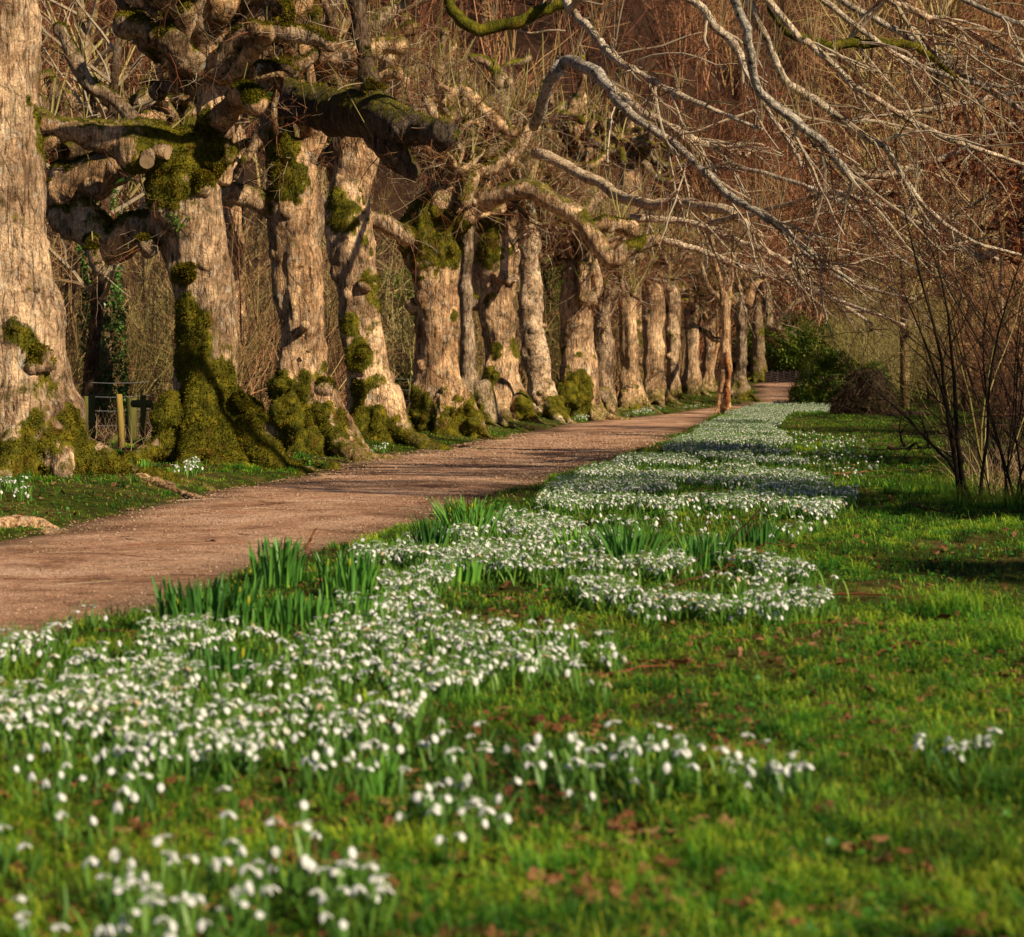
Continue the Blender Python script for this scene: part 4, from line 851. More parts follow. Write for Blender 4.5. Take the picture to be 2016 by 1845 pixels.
LEAVES = [(415,1058,'crumpled red brown leaf lying alone on the path',1.5,1),(998,1176,'curled brown leaf on the lawn left of the middle drift',1.3,3),(875,1268,'pale brown leaf pair tucked at the top of the big drift',1.2,4),
 (1425,1458,'big dark curled leaf above the foreground ribbon',1.3,0),(1752,1508,'upright reddish leaf on the lawn above the isolated snowdrops',1.0,2),(1764,1180,'pointed brown leaf standing near the long fallen stick',1.0,3),
 (1390,1285,'light brown leaf below the long fallen stick',.9,5),(172,1690,'dark red crumpled leaf in the foreground grass at left',1.0,1),(275,1672,'pinkish leaf right of the dark red crumpled one',.9,2),
 (1625,1650,'dark leaf scrap in the lower lawn right of centre',.9,0),(1850,1812,'tan leaf near the bottom right corner',1.0,3),(1738,1740,'pale straw leaf scrap near the bottom edge right of centre',.8,6),
 (1580,1340,'tan leaf on the mid lawn',.9,5),(1350,1350,'orange brown leaf right of the drift end',.9,4),(1640,1370,'brown leaf among round green leaves on the mid lawn',1.0,2),
 (1860,1245,'dark leaf litter clump below the tall tuft',1.2,0),(1700,1000,'brown leaf by the long grass under the shrubs',1.2,1),(1500,1110,'rust leaf on shaded lawn behind the middle drift',1.1,2),
 (1570,1060,'dark brown leaf on shaded lawn above the rust leaf',1.1,1),(920,1785,'tan leaf in the bottom centre grass',.8,4),(1055,1780,'orange leaf in the bottom centre grass, right of the tan one',.7,5),
 (1210,1660,'thin brown leaf scrap in the lower middle grass',.7,3),(1410,1500,'dark leaf tucked behind the foreground ribbon',.9,0),(60,1560,'orange brown leaf at the left edge below the big drift',1.0,4),(330,1500,'red brown leaf at the front of the big drift',.8,2)]
for (x, y, lb, s, mi) in LEAVES:
    c = gpt(x, y, .01); o = obj('dead_leaf', LM[mi]); o.location = (c[0], c[1], float(gz(*c))+.022); o.rotation_euler = (R.uniform(-.5, .5), R.uniform(-.5, .5), R.uniform(0, 6.3)); q = .7*s*(1 if c[1] < 12 else 1.15); o.scale = (q, q, q)
    tag(o, lb, 'dead leaf', 'fallen leaves singled out on the ground')
n = 16000; D_ = 3.8+R.random(n)**1.3*50; X_ = R.uniform(-.29, .29, n)*D_; k = (pmask(X_, D_) < .5) | (R.random(n) < .18); k &= n2(X_, D_, .9, 2, 21.) > -.15; pp = np.stack([X_, D_], 1)[k]
li = Acc()
for s in range(3): q = pp[s::3]; scatter(li, dead_leaf_mesh(20+s, .02), on(q, .018), R.uniform(0, 6.3, len(q)), R.uniform(.4, 1.3, len(q)), R.normal(size=len(q))*.4)
tag(li.build('leaf_litter', LITTER), 'small brown leaf scraps scattered through the lawn', 'leaf litter', None, 'stuff')
# --- gravel and fine path debris
n = 46000; D_ = 9+R.random(n)**1.2*30; X_ = xl(D_)+R.random(n)*(xr(D_)-xl(D_)); pp = np.stack([X_, D_], 1); k = np.abs(X_/D_) < .30; k &= n2(X_, D_, .5, 2, 40.)+R.normal(size=n)*.3 > -.1; pp = pp[k]
V, F = sphere([0, 0, 0], .006, 3, 5); V = V*[1.2, 1, .6]; st = Acc(); scatter(st, (V, F), np.column_stack([pp, gbase(pp[:, 0], pp[:, 1])+.006]), R.uniform(0, 6.3, len(pp)), np.clip(R.lognormal(-.4, .5, len(pp)), .25, 2.2)*np.clip(pp[:, 1]/16, .8, 2))
tag(st.build('gravel', STONE, None, None, True), 'loose pale stones strewn over the path', 'gravel', None, 'stuff')
n = 420; D_ = 9+R.random(n)*26; X_ = xl(D_)+R.random(n)*(xr(D_)-xl(D_)+.3); ps = np.column_stack([X_, D_, gbase(X_, D_)+.012]); a = R.normal(size=n)*.5
g1 = grow(ps, np.stack([np.cos(a), np.sin(a), 0*a], 1), R.uniform(.08, .5, n), R.uniform(.0015, .0035, n), 5, .15); g1[0][..., 2] = ps[:, None, 2]; tb = Acc(); add_tw(tb, g1)
tag(tb.build('twig_debris', TWIG), 'fine red brown twig bits littering the path', 'twig debris', None, 'stuff')
# --- fallen sticks, each its own thing
STICKS = [([(1015,1222),(1100,1195),(1230,1188),(1400,1205),(1600,1215)],5,'reddish bramble like stick arching over the grass left of the fallen drift end',.02),
 ([(1330,1238),(1450,1240),(1560,1250),(1715,1256)],7,'long straight brown stick on the lawn below the middle drift',.02),([(1620,1190),(1720,1193),(1835,1200)],5,'thin brown stick right of the middle drift tip',.02),
 ([(1250,1330),(1330,1338),(1430,1345)],7,'pale brown stick at the right end of the big drift',.02),([(1110,1356),(1180,1352),(1280,1346),(1370,1330)],6,'dark crooked stick in front of the big drift end',.02),
 ([(820,1425),(850,1390),(880,1350),(905,1325)],6,'dark stick leaning up through the drift near the centre',.1),([(1160,1205),(1260,1200),(1380,1165),(1470,1135),(1560,1125)],5,'red stick rising over the middle drift snowdrops',.08),
 ([(1120,1180),(1200,1170),(1280,1185),(1500,1170)],4,'thin red stick crossing the middle drift front',.04),([(1400,1100),(1440,1060),(1480,1020),(1510,985)],4,'thin red stem leaning over the shaded lawn',.3),
 ([(1395,1098),(1392,1050),(1388,1005)],3,'upright thin red stem in the shaded lawn',.3),([(1430,1118),(1480,1085),(1510,1070),(1530,1072)],4,'arched red stem at the back of the middle drift',.15),
 ([(1370,905),(1365,870),(1360,850)],2,'thin dark stem standing in the far band',.2),([(600,1080),(612,1060),(622,1040)],8,'pale broken stalk standing at the path edge',.2),
 ([(470,1245),(540,1260),(600,1278)],6,'dark stick lying across the broad daffodil clump foot',.1),([(500,1262),(560,1205),(590,1165)],5,'dark twig rising out of the lower left daffodils',.2),
 ([(180,1265),(290,1262),(360,1250)],7,'dark red stick behind the big drift by the path',.04),([(1570,1410),(1620,1418),(1670,1420)],5,'reddish stick on the right lawn',.02),
 ([(1700,1320),(1780,1295),(1890,1290)],4,'curved red twig on the right lawn',.04),([(1600,1335),(1650,1328),(1700,1320)],5,'brown twig left of the curved red one',.02),
 ([(1790,1010),(1850,1020),(1930,1040)],6,'dark stick at the edge of the shrub shade',.03),([(1640,945),(1720,935),(1800,930)],5,'thin dark stick across the shaded lawn in front of the dead twigs',.03),
 ([(0,1155),(120,1150),(240,1148)],3,'long thin orange twig on the path at left',.015),([(560,1100),(650,1098),(740,1100)],3,'thin orange twig on the path beside the daffodils',.015),
 ([(1175,1075),(1230,1078),(1300,1072)],4,'thin reddish stick inside the middle drift',.06),([(960,1195),(1060,1190),(1120,1150)],4,'dark twig in front of the low thin daffodils',.03)]
for (pp, r, lb, hh) in STICKS:
    K = len(pp); rise = hh > .12; q = []
    if rise:
        b = gpt(*pp[0], 0); D = b[1]
        for (x, y) in pp: q.append(at(x, y, D))
    else:
        for (x, y) in pp: b = gpt(x, y, .02); q.append([b[0], b[1], float(gz(*b))+max(.022, hh*.5)])
    q = crom(q, 5); q += R.normal(size=q.shape)*.004; D = q[0, 1]; rr = r/FL*D*.5*np.linspace(1, .45, len(q)); org = q[0].copy()
    ac = Acc(); V, F = tube1(q-org, rr, 6); ac.add(V, F, R.uniform(0, .5)); add_tw(ac, kids_of((q-org)[None], rr[None], 3, .7, .25, 4, .15), 3, .2)
    o = ac.build('fallen_stick', TWIG, None, None, True); o.location = org; tag(o, lb, 'stick', 'fallen sticks and stems on the grass')

# ------------------------------------------------------------------ background and single things
def scatter2(acc, tm, pos, yaw, scl, rr, mat=0, zs=None):
    """templates with their own per-vertex tone"""
    V, F, A = tm; n0 = acc.n; scatter(acc, (V, F), pos, yaw, scl, None, rr, mat)
    acc.A[-1] = np.clip(acc.A[-1]+np.tile(A, len(pos)), 0, 1)
def shrub_tm(h, nst, spread=.35, r=.014, sub=6, sub2=4, wander=.12, up=.05):
    a = Acc(); b = np.column_stack([R.normal(size=(nst, 2))*.12*h/2, np.zeros(nst)-.1])
    d = unit(np.column_stack([R.normal(size=(nst, 2))*spread, np.ones(nst)])); g1 = grow(b, d, h*R.uniform(.6, 1.05, nst), r*R.uniform(.6, 1.3, nst), 7, wander, (0, 0, up), .3); add_tw(a, g1, 4, R.uniform(.15, .45, nst))
    g2 = kids_of(*g1, sub, .6, .45, 5, .15, (0, 0, .06), .2, .5, r*.3); add_tw(a, g2, 3, R.uniform(0, .4, len(g2[0])))
    if sub2: g3 = kids_of(*g2, sub2, .7, .5, 4, .2, (0, 0, .03), .2, .6, r*.22); add_tw(a, g3, 3, R.uniform(-.1, .35, len(g3[0])))
    V, F, A, M = a.data(); return V, F, A-.15
def mass(name, mat, tms, xy, smin, smax, label, cat, dark=None):
    a = Acc()
    for s, tm in enumerate(tms):
        q = xy[s::len(tms)]; 
        if len(q): scatter2(a, tm, np.column_stack([q, gbase(q[:, 0], q[:, 1])]), R.uniform(0, 6.3, len(q)), R.uniform(smin, smax, len(q)), np.clip(.32+.7*n2(q[:, 0], q[:, 1], 9., 2, 33.)+R.uniform(-.15, .2, len(q)), 0, .8))
    o = a.build(name, mat); tag(o, label, cat, None, 'stuff'); print(name, len(o.data.polygons)); return o
TS = [shrub_tm(3., 9, .30) for _ in range(4)]
# thicket on the left, beyond the fence
n = 330; yy = R.uniform(35, 82, n); xx = xl(yy)-R.uniform(2.8, 17, n)**1.0; k = (np.abs(xx/yy) < .33); q = np.column_stack([xx, yy])[k]; qp = CX+q[:, 0]/q[:, 1]*FL; q = q[~(((qp > 735) & (qp < 835)) | ((qp > 1060) & (qp < 1110)) | ((qp > 150) & (qp < 250) & (q[:, 1] < 40)))]
qo = q[::3]; q = q[np.arange(len(q)) % 3 > 0]; mass('olive_brush', BRUSH_OLIVE, TS, qo, .8, 1.3, 'yellow green leafless shoots mixed into the thicket behind the avenue', 'thicket')
mass('thicket', BRUSH, TS, q, .8, 1.5, 'tangled leafless brown thicket behind the fence and the avenue', 'thicket')
# hillside wood
TW = [shrub_tm(6.5, 7, .22, .045, 8, 5, .10) for _ in range(4)]
n = 560; yy = 84+R.random(n)*125; xx = R.uniform(-.30, .30, n)*yy; q = np.column_stack([xx, yy]); q = q[pmask(q[:, 0], q[:, 1]+3) < .5]; q = q[(q[:, 0] > 15) | (q[:, 0] < 8) | (q[:, 1] > 97)]
mass('hillside_wood', BRUSH_RED, TW, q, .8, 1.7, 'red brown leafless wood covering the hillside at the back', 'woodland')
# right thicket
n = 420; yy = R.uniform(21, 64, n); x0 = np.interp(yy, [21, 40, 56, 70, 84], [5.9, 10.2, 12.6, 14.8, 19]); xx = x0+R.random(n)**1.3*9; k = np.abs(xx/yy) < .34; q = np.column_stack([xx, yy])[k]
o1_ = mass('olive_thicket', BRUSH_OLIVE, TS, np.column_stack([(R.uniform(1690, 2100, 110)-CX)/FL*(yo := R.uniform(62, 84, 110)), yo]), .8, 1.5, 'olive leafless thicket at the right behind the evergreen bush', 'thicket')
o2_ = mass('dark_thicket', BRUSH_RED, TS, q, .7, 1.3, 'dense dark red brown thicket at the right frame edge', 'thicket')
# single background trees
def bg_tree(h, r, seed):
    root = bpy.data.objects.new('bare_tree', None); COL.objects.link(root)
    g1 = grow(np.array([[0, 0, -.2]]), np.array([[0, 0, 1.]]), h, r, 9, .05, (0, 0, .05), .35); a = Acc(); V, F = tube1(g1[0][0], g1[1][0], 9); a.add(V, F); V_, F_, A_, M_ = a.data()
    me = new_mesh('trunk', V_, F_, {'moss': np.full(len(V_), .35)}, True); obj('trunk', me, BARK_FAR, root)
    b = Acc(); g2 = kids_of(*g1, 16, .7, .38, 7, .12, (0, 0, .06), .25, .5, .01); add_tw(b, g2, 5, R.uniform(.6, .9, 16)); g3 = kids_of(*g2, 6, .7, .5, 5, .15, (0, 0, .03), .2, .5, .008); add_tw(b, g3, 3); g4 = kids_of(*g3, 4, .7, .5, 4, .2, (0, 0, 0), .2, .6, .006); add_tw(b, g4, 3)
    b.build('crown', BRUSH, root); return root
BP = [bg_tree(9, .13, 1), bg_tree(11, .17, 2), bg_tree(7, .08, 3)]
for b in BP: index_kids(b)
def place_bg(i, x, y, s, lb, grp, first={}):
    o = BP[i] if i not in first else copy_tree(BP[i]); first[i] = 1; o.location = (x, y, float(gbase(x, y))); o.rotation_euler = (0, 0, R.uniform(0, 6.3)); o.scale = (s, s, s); tag(o, lb, 'tree', grp)
for x, D, i, lb in [(480,52,2,'slender bare tree in the gap right of the mossy stout lime'),(506,60,0,'bare tree in the gap between the mossy stout lime and the arched-limb lime'),(300,50,2,'thin bare stem between fence posts and the mossy stout lime'),
    (655,62,2,'thin orange stem left of the shaded dark lime'),(664,66,0,'bare stem just left of the shaded dark lime'),(130,46,0,'bare tree close behind the tall left trunk'),(268,58,1,'bare tree above the fence posts'),(1780,60,1,'olive stemmed tree in the right thicket'),(1830,66,2,'thin olive tree right of the dark stump mound'),(1712,76,0,'bare tree above the evergreen bush'),(1900,58,0,'bare tree behind the right hand shrubs')]:
    place_bg(i, (x-CX)/FL*D, D, R.uniform(.8, 1.1), lb, 'bare trees behind the avenue')
for k in range(64):
    D = 100+95*(k/64)**.9; x = R.uniform(-.26, .27)*D; place_bg(R.integers(3), x, D, R.uniform(1.1, 2.0), 'bare tree rising from the red brown wood on the hillside', 'bare trees on the hillside')
# trees out to the right whose shade falls on the lawn
for (x, y, s, i) in [(12.4, 19.2, 1., 1), (16, 44, 1.1, 1)]:
    place_bg(i, x, y, s, 'bare tree standing beyond the right edge of the photo', 'bare trees beyond the right edge')
# --- evergreens
def leaf_tm(L=.06, w_=.03):
    V = np.array([[0, 0, 0], [L*.5, w_*.5, .006], [L*.5, -w_*.5, .006], [L, 0, -.004]]); return V, [np.array([[0, 2, 3, 1]])]
def evergreen(name, cx, cy, blobs, n, lL, label, cat, mat=EVER, rb=(0, 1), stems=True, group=None):
    z0 = float(gbase(cx, cy)); root = empty(name, (cx, cy, z0), label, cat, group); a = Acc(); tot = sum(b[3]**2 for b in blobs)
    for (x, y, z, r) in blobs:
        m = int(n*r*r/tot); d = rdir(m); lum = 1+.28*fbm(d*2.2+np.array([x, y, z])*3, 3); p = np.array([x, y, z])+d*(r*lum*R.uniform(.62, 1.03, m)**.6)[:, None]; k = p[:, 2] > -.02; p = p[k]
        V, F = leaf_tm(lL, lL*.55); tone = np.clip(R.uniform(*rb, len(p))*.55+.45*(.5+.9*fbm(p*2.1, 3)), 0, 1); scatter(a, (V, F), p, R.uniform(0, 6.3, len(p)), R.uniform(.6, 1.4, len(p)), R.uniform(-1.2, 1.2, len(p)), tone)
    a.build('foliage', mat, root)
    if stems:
        s = Acc(); g1 = grow(np.array([[b[0]*.3, b[1]*.3, -.1] for b in blobs]), np.array([[b[0]*.5, b[1]*.5, b[2]+.5] for b in blobs]), [np.linalg.norm(b[:3])*.95 for b in blobs], .05, 6, .08, (0, 0, 0), .3); add_tw(s, g1, 6, .1)
        g2 = kids_of(*g1, 8, .7, .5, 5, .15, (0, 0, .05), .2, .4, .01); add_tw(s, g2, 4, .1); s.build('stem', BRUSH, root)
    return root
evergreen('evergreen_bush', 9.15, 61.5, [(-.6,0,.5,.5),(.1,0,.6,.62),(.7,0,.5,.55),(-.4,.2,1.0,.45),(.3,.1,1.15,.5),(.7,.3,.95,.42),(-.85,0,.3,.35),(1.05,0,.35,.38),(0,-.5,.35,.45),(-.6,-.4,.3,.35),(-.05,.2,1.4,.33),(1.4,.1,.5,.5),(1.3,.2,.95,.42),(1.75,.1,.3,.35)], 30000, .06, 'rounded dark evergreen bush beside the far end of the path', 'bush')
for (px, D, bl, lb) in [(775,62,[(-.6,0,1.,1.1),(.6,0,1.4,1.1),(0,0,2.4,1.),(.2,0,3.3,.7),(-1.1,0,2,.7)],'dark evergreen bush showing between the dark leaning lime and the collared lime'),
        (1085,78,[(0,0,1,1.2),(.3,0,2.3,1.1),(-.3,0,3.4,.9),(0,0,4.2,.6)],'evergreen bush in the gap left of the forked burly lime'),(925,72,[(0,0,1,1.1),(.2,0,2.2,1.1),(-.2,0,3.3,.9)],'evergreen bush behind the slim lavender-grey lime'),
        (1520,98,[(0,0,1,1.3),(1.,0,1.6,1.2),(-.8,0,1.2,1.)],'shaded evergreen undergrowth behind the far split lime'),(712,70,[(0,0,1,.8),(.3,0,1.9,.8)],'low evergreen bush right beside the shaded dark lime'),(1600,92,[(0,0,1,1.2),(1.2,0,1.4,1.1),(-1.,0,1.,1.)],'far evergreen bush rising over the rounded one')]:
    evergreen('evergreen_bush', (px-CX)/FL*D, D, bl, 16000, .12, lb, 'bush')
# pale bare branches in front of the dark evergreen
pr = empty('pale_shrub', (-3.4, 57, float(gbase(-3.4, 57))), 'pale lichen covered bare shrub in front of the evergreen bush, left of the collared lime', 'shrub'); a = Acc(); g1 = grow(np.zeros((6, 3)), rdir(6, 1.6), 4.2, .04, 8, .16, (0, 0, .03), .3); add_tw(a, g1, 5, .95); g2 = kids_of(*g1, 10, .9, .4, 6, .2, (0, 0, -.03), .2, .5, .012); add_tw(a, g2, 4, .95); add_tw(a, kids_of(*g2, 4, .8, .5, 5, .2), 3, .9); a.build('branches', BRUSH_OLIVE, pr)
# unseen hollies added beyond the right edge to cast the shade bands
for (x, y, h, r, lb) in [(11.7,10.9,12.0,1.45,'tall unseen holly added for shade beyond the right edge opposite the bare shrubs'),(10,6.4,6.4,.95,'unseen holly added for shade beyond the right edge nearer the camera'),(5.2,.4,3.4,.9,'low unseen holly bush added for shade beyond the right edge beside the camera'),(13.4,19.6,11.2,1.4,'tall unseen holly added for shade beyond the right edge opposite the dense snowdrop band'),(15.5,32.4,11,1.6,'unseen holly added for shade beyond the right edge, the farthest of them'),(8.4,13.4,4.0,1.2,'low unseen holly added for shade beyond the right edge beside the bare shrubs')]:
    evergreen('shade_holly', x, y, [(0,0,h*.15,r),(r*.2,0,h*.35,r),(-r*.2,r*.2,h*.55,r*.95),(0,0,h*.75,r*.95),(0,0,h*.92,r*.8)], 16000, .11, lb, 'bush', stems=False)
# --- stump mound
cx, cy = (1702-CX)/FL*52.5, 52.5; root = empty('stump_mound', (cx, cy, float(gbase(cx, cy))), 'dark dome of an old stump smothered in dead vines on the lawn', 'stump')
a = Acc()
for (x, y, z, r) in [(0,0,.35,.45),(.15,0,.7,.42),(-.2,0,.62,.36),(.35,0,.35,.4),(-.4,0,.2,.34),(.02,.1,.8,.38),(.6,0,.12,.25),(-.55,0,.05,.28)]: V, F = sphere([x, y, z], r); a.add(V, F)
me = voxelize(a, .04, 3); V, N = verts(me); V += N*(.11*fbm(V*3.5, 3)+.04*fbm(V*11, 2))[:, None]; me.vertices.foreach_set('co', V.astype(np.float32).ravel()); me.update(); me.name = 'mound_body'; obj('mound_body', me, simple('vine_thatch', (.012, .008, .005), (.11, .07, .04), 6, stretch=(1, 1, .4)), root)
V, N = verts(me); i = R.choice(len(V), 1500); s = Acc(); g1 = grow(V[i]+N[i]*.02, unit(N[i]*.5+[0, 0, -.3]+R.normal(size=(1500, 3))*.5), R.uniform(.15, .5, 1500), R.uniform(.003, .009, 1500), 6, .25, (0, 0, -.25), .5); add_tw(s, g1); s.build('dead_vines', VINE, root)
V, F = leaf_tm(.05, .03); s = Acc(); i = R.choice(len(me.vertices), 900); VV, NN = verts(me); scatter(s, (V, F), VV[i]+NN[i]*.04, R.uniform(0, 6.3, 900), R.uniform(.6, 1.3, 900), R.uniform(-1, 1, 900), R.uniform(0, .45, 900)); s.build('leaves', EVER, root)
lx, ly = (1790-CX)/FL*51, 51; s = Acc(); V, F = tube1(np.array([[-.55, 0, .08], [0, 0, .10], [.5, .1, .09]]), [.085, .09, .07], 10); s.add(V, F); me = new_mesh('fallen_log', s.data()[0], s.data()[1], {'moss': np.full(s.n, .2)}, True); o = obj('fallen_log', me, BARK_DARK); o.location = (lx, ly, float(gbase(lx, ly))); tag(o, 'short dark log lying just right of the stump mound', 'log')
# --- wattle hurdle at the bend
hx, hy = (1507-CX)/FL*83, 83.; hz = float(gbase(hx, hy)); root = empty('wattle_hurdle', (hx, hy, hz), 'low dark wattle hurdle at the bend of the path', 'hurdle'); wv = Acc()
for j in range(10):
    t = np.linspace(0, 1.9, 24); V, F = tubes(np.column_stack([t, .03*np.sin(t*13+j*pi), 0*t+.04+j*.042])[None], np.full((1, 24), .022), 5); wv.add(V, F)
wv.build('woven_rods', HURD, root)
for j in range(9): V, F = tube1(np.array([[j*.235, 0, -.1], [j*.235, 0, .5]]), .025, 7); s = Acc(); s.add(V, F); s.build('stake', HURD, root)
# --- wire fence behind the near limes
fx, fy = (212-CX)/FL*29, 29.; root = empty('wire_fence', (fx, fy, float(gz(fx, fy))), 'post and wire fence behind the two nearest limes, one post fresh and yellow', 'fence')
def fpost(px, ytop, ybot, wpx, D, mat, lb=None, tilt=0):
    p = at(px, ytop, D); z0 = float(gz(p[0], D)); hgt = p[2]-z0; w_ = wpx/FL*D; a = Acc(); r_ = w_/2
    q = np.array([[0, 0, -.2], [tilt*.5, 0, hgt*.5], [tilt, 0, hgt-.01], [tilt, 0, hgt]]); V, F = tube1(q, [r_, r_, r_, r_*.85], 10); V = V+[p[0], D, z0]-np.array(root.location); a.add(V, F); o = a.build('post', mat, root, None, True)
    if lb: o['label'] = lb
fpost(240,776,905,13,28.6,POST_Y,'fresh yellow post',-.04); fpost(259,783,905,21,31,POST_G,'thick green algae covered post'); fpost(282,778,900,12,30,POST_G,'thin grey green post'); fpost(181,777,890,13,30.5,POST_G); fpost(168,780,890,11,32,POST_G); fpost(120,778,900,12,30,POST_G); fpost(40,778,900,12,29,POST_G)
for q in (500, 640, 770): fpost(q, 790, 900, 11, 36+(q-500)*.03, POST_G)
a = Acc(); o0 = np.array(root.location); V, F = tube1(np.array([at(262,795,30.5), at(296,795,30.3)])-o0, .055, 9); a.add(V, F); a.build('rail', POST_G, root, None, True)
a = Acc(); V, F = tube1(np.array([at(196,884,30), at(236,860,30)])-o0, .05, 9); a.add(V, F); a.build('brace', POST_G, root, None, True)
for j, z in enumerate((.25, .48, .70, .92)):
    t = np.linspace(0, 1, 40)[:, None]; q = np.array([-9.5, 26, 0])*(1-t)+np.array([-1.2, 46, 0])*t; q[:, 2] = z+.012*np.sin(t[:, 0]*60)+.05; V, F = tubes((q-o0)[None], np.full((1, 40), .0055), 4); a = Acc(); a.add(V, F); a.build('wire', WIRE, root)
# dry grass around the fence and under the shrubs
def straw(n, xr_, yr_, h, label, name, f=None):
    p = np.column_stack([R.uniform(*xr_, n), R.uniform(*yr_, n)]); 
    if f is not None: p = p[f(p)]
    n = len(p); a = Acc(); g = grow(np.column_stack([p, gbase(p[:, 0], p[:, 1])]), rdir(n, 1.6), R.uniform(*h, n), R.uniform(.002, .006, n), 5, .22, (0, 0, -.05), .3); add_tw(a, g); tag(a.build(name, STRAW), label, 'dry grass', None, 'stuff')
straw(9000, (-11, 3), (27, 48), (.2, .65), 'tan dead grass along the fence', 'dry_grass', lambda p: (p[:, 0] < xl(p[:, 1])-2.2) & (np.abs(p[:, 0]/p[:, 1]) < .3))
straw(4500, (3.9, 7.5), (15.5, 30), (.15, .55), 'tan dead grass under the bare shrubs at right', 'dry_grass_under_shrubs', lambda p: p[:, 0]+.3*n2(p[:, 0], p[:, 1], 1.) > np.interp(p[:, 1], [15, 20, 30], [4.1, 4.35, 6.1]))
# --- ivy tree behind the fence
def plain_tree(name, px, D, r, H, label, cat='tree', mat=BARK_FAR, lean=0., moss=.2, br=14, tw=TWIG, group=None, L=.35):
    x = (px-CX)/FL*D; z = float(gbase(x, D)); root = empty(name, (x, D, z), label, cat, group); g1 = grow(np.array([[0, 0, -.2]]), np.array([[lean, 0, 1.]]), H, r, 10, .04, (0, 0, .03), .5); a = Acc(); V, F = tube1(g1[0][0], g1[1][0], 12); a.add(V, F)
    me = new_mesh('trunk', a.data()[0], a.data()[1], {'moss': np.full(a.n, moss)}, True); obj('trunk', me, mat, root); b = Acc(); g2 = kids_of(*g1, br, .75, L, 7, .15, (0, 0, .03), .3, .4, .01); add_tw(b, g2, 5, .8); g3 = kids_of(*g2, 5, .7, .5, 5, .18, (0, 0, 0), .2, .5, .006); add_tw(b, g3, 3); add_tw(b, kids_of(*g3, 3, .7, .5, 4, .2, (0, 0, 0), .2, .5, .004), 3); b.build('crown', tw, root); return root, g1
ir, g1 = plain_tree('ivy_tree', 203, 37, .17, 8, 'slim tree wrapped in green ivy behind the fence'); c = g1[0][0]; s = Acc(); m = 6500; k_ = R.uniform(.3, 5.2, m); px_ = np.column_stack([np.interp(k_, c[:, 2], c[:, 0]), np.interp(k_, c[:, 2], c[:, 1]), k_]); d = rdir(m); d[:, 2] *= .2; d = unit(d); lum = .20+.13*(1+fbm(px_*1.8+d*1.2, 2)); px_ = px_+d*lum[:, None]
V, F = leaf_tm(.065, .05); scatter(s, (V, F), px_, R.uniform(0, 6.3, m), R.uniform(.6, 1.5, m), R.uniform(-.4, 1.3, m)); s.build('ivy', IVY, ir)
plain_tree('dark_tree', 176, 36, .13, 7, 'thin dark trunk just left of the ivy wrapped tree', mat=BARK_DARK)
# --- bare shrubs at the right edge
def right_shrub(px, py, n, L, label, r=.012, lean=(-.1, 0), D=None, dark=0.):
    b = gpt(px, py, 0) if D is None else np.array([(px-CX)/FL*D, D]); root = empty('bare_shrub', (*b, float(gz(*b))), label, 'shrub'); a = Acc(); s = Acc()
    g1 = grow(np.column_stack([R.normal(size=(n, 2))*.07, np.zeros(n)-.05]), unit(np.column_stack([R.normal(size=(n, 2))*.26+lean, np.ones(n)])), L*R.uniform(.6, 1.1, n), r*R.uniform(.6, 1.5, n), 9, .09, (lean[0]*.12, 0, .03), .22); add_tw(s, g1, 6, R.uniform(.2, .9, n)*(1-dark))
    g2 = kids_of(*g1, 6, .7, .38, 7, .16, (-.02, 0, .02), .12, .45, .0035); add_tw(a, g2, 4, R.uniform(0, .6, len(g2[0]))); g3 = kids_of(*g2, 4, .8, .45, 5, .2, (0, 0, 0), .15, .6, .002); add_tw(a, g3, 3, R.uniform(0, .5, len(g3[0]))); add_tw(a, kids_of(*g3, 2, .8, .45, 4, .2, (0, 0, 0), .2, .7, .0018), 3, .2)
    s.build('stems', VINE if dark else SHOOT, root, None, True); a.build('twigs', DKTWIG, root)
right_shrub(1912,1003,5,2.6,'bare many stemmed shrub nearest the lawn at the right edge',.017,(-.12,0),None,.5)
right_shrub(1955,985,6,3.0,'tall bare shrub with olive stems in the middle of the right edge group',.011,(-.05,0))
right_shrub(1990,1012,9,2.4,'reddish tangled shrub in the corner of the right edge group',.010,(.05,0),None,.6)
right_shrub(1975,940,8,3.4,'tall bare shrub behind the olive stemmed one',.012,(-.15,0),None,.4)
right_shrub(2060,975,9,3.2,'bare shrub cut off by the right edge of the photo',.012,(-.2,0),None,.4)
right_shrub(1880,905,5,3.2,'thin leaning shrub farther back at the right with long arching shoots',.009,(-.24,0))
right_shrub(2010,900,8,3.6,'dark shrub behind the right edge group',.014,(-.1,0),None,.5)
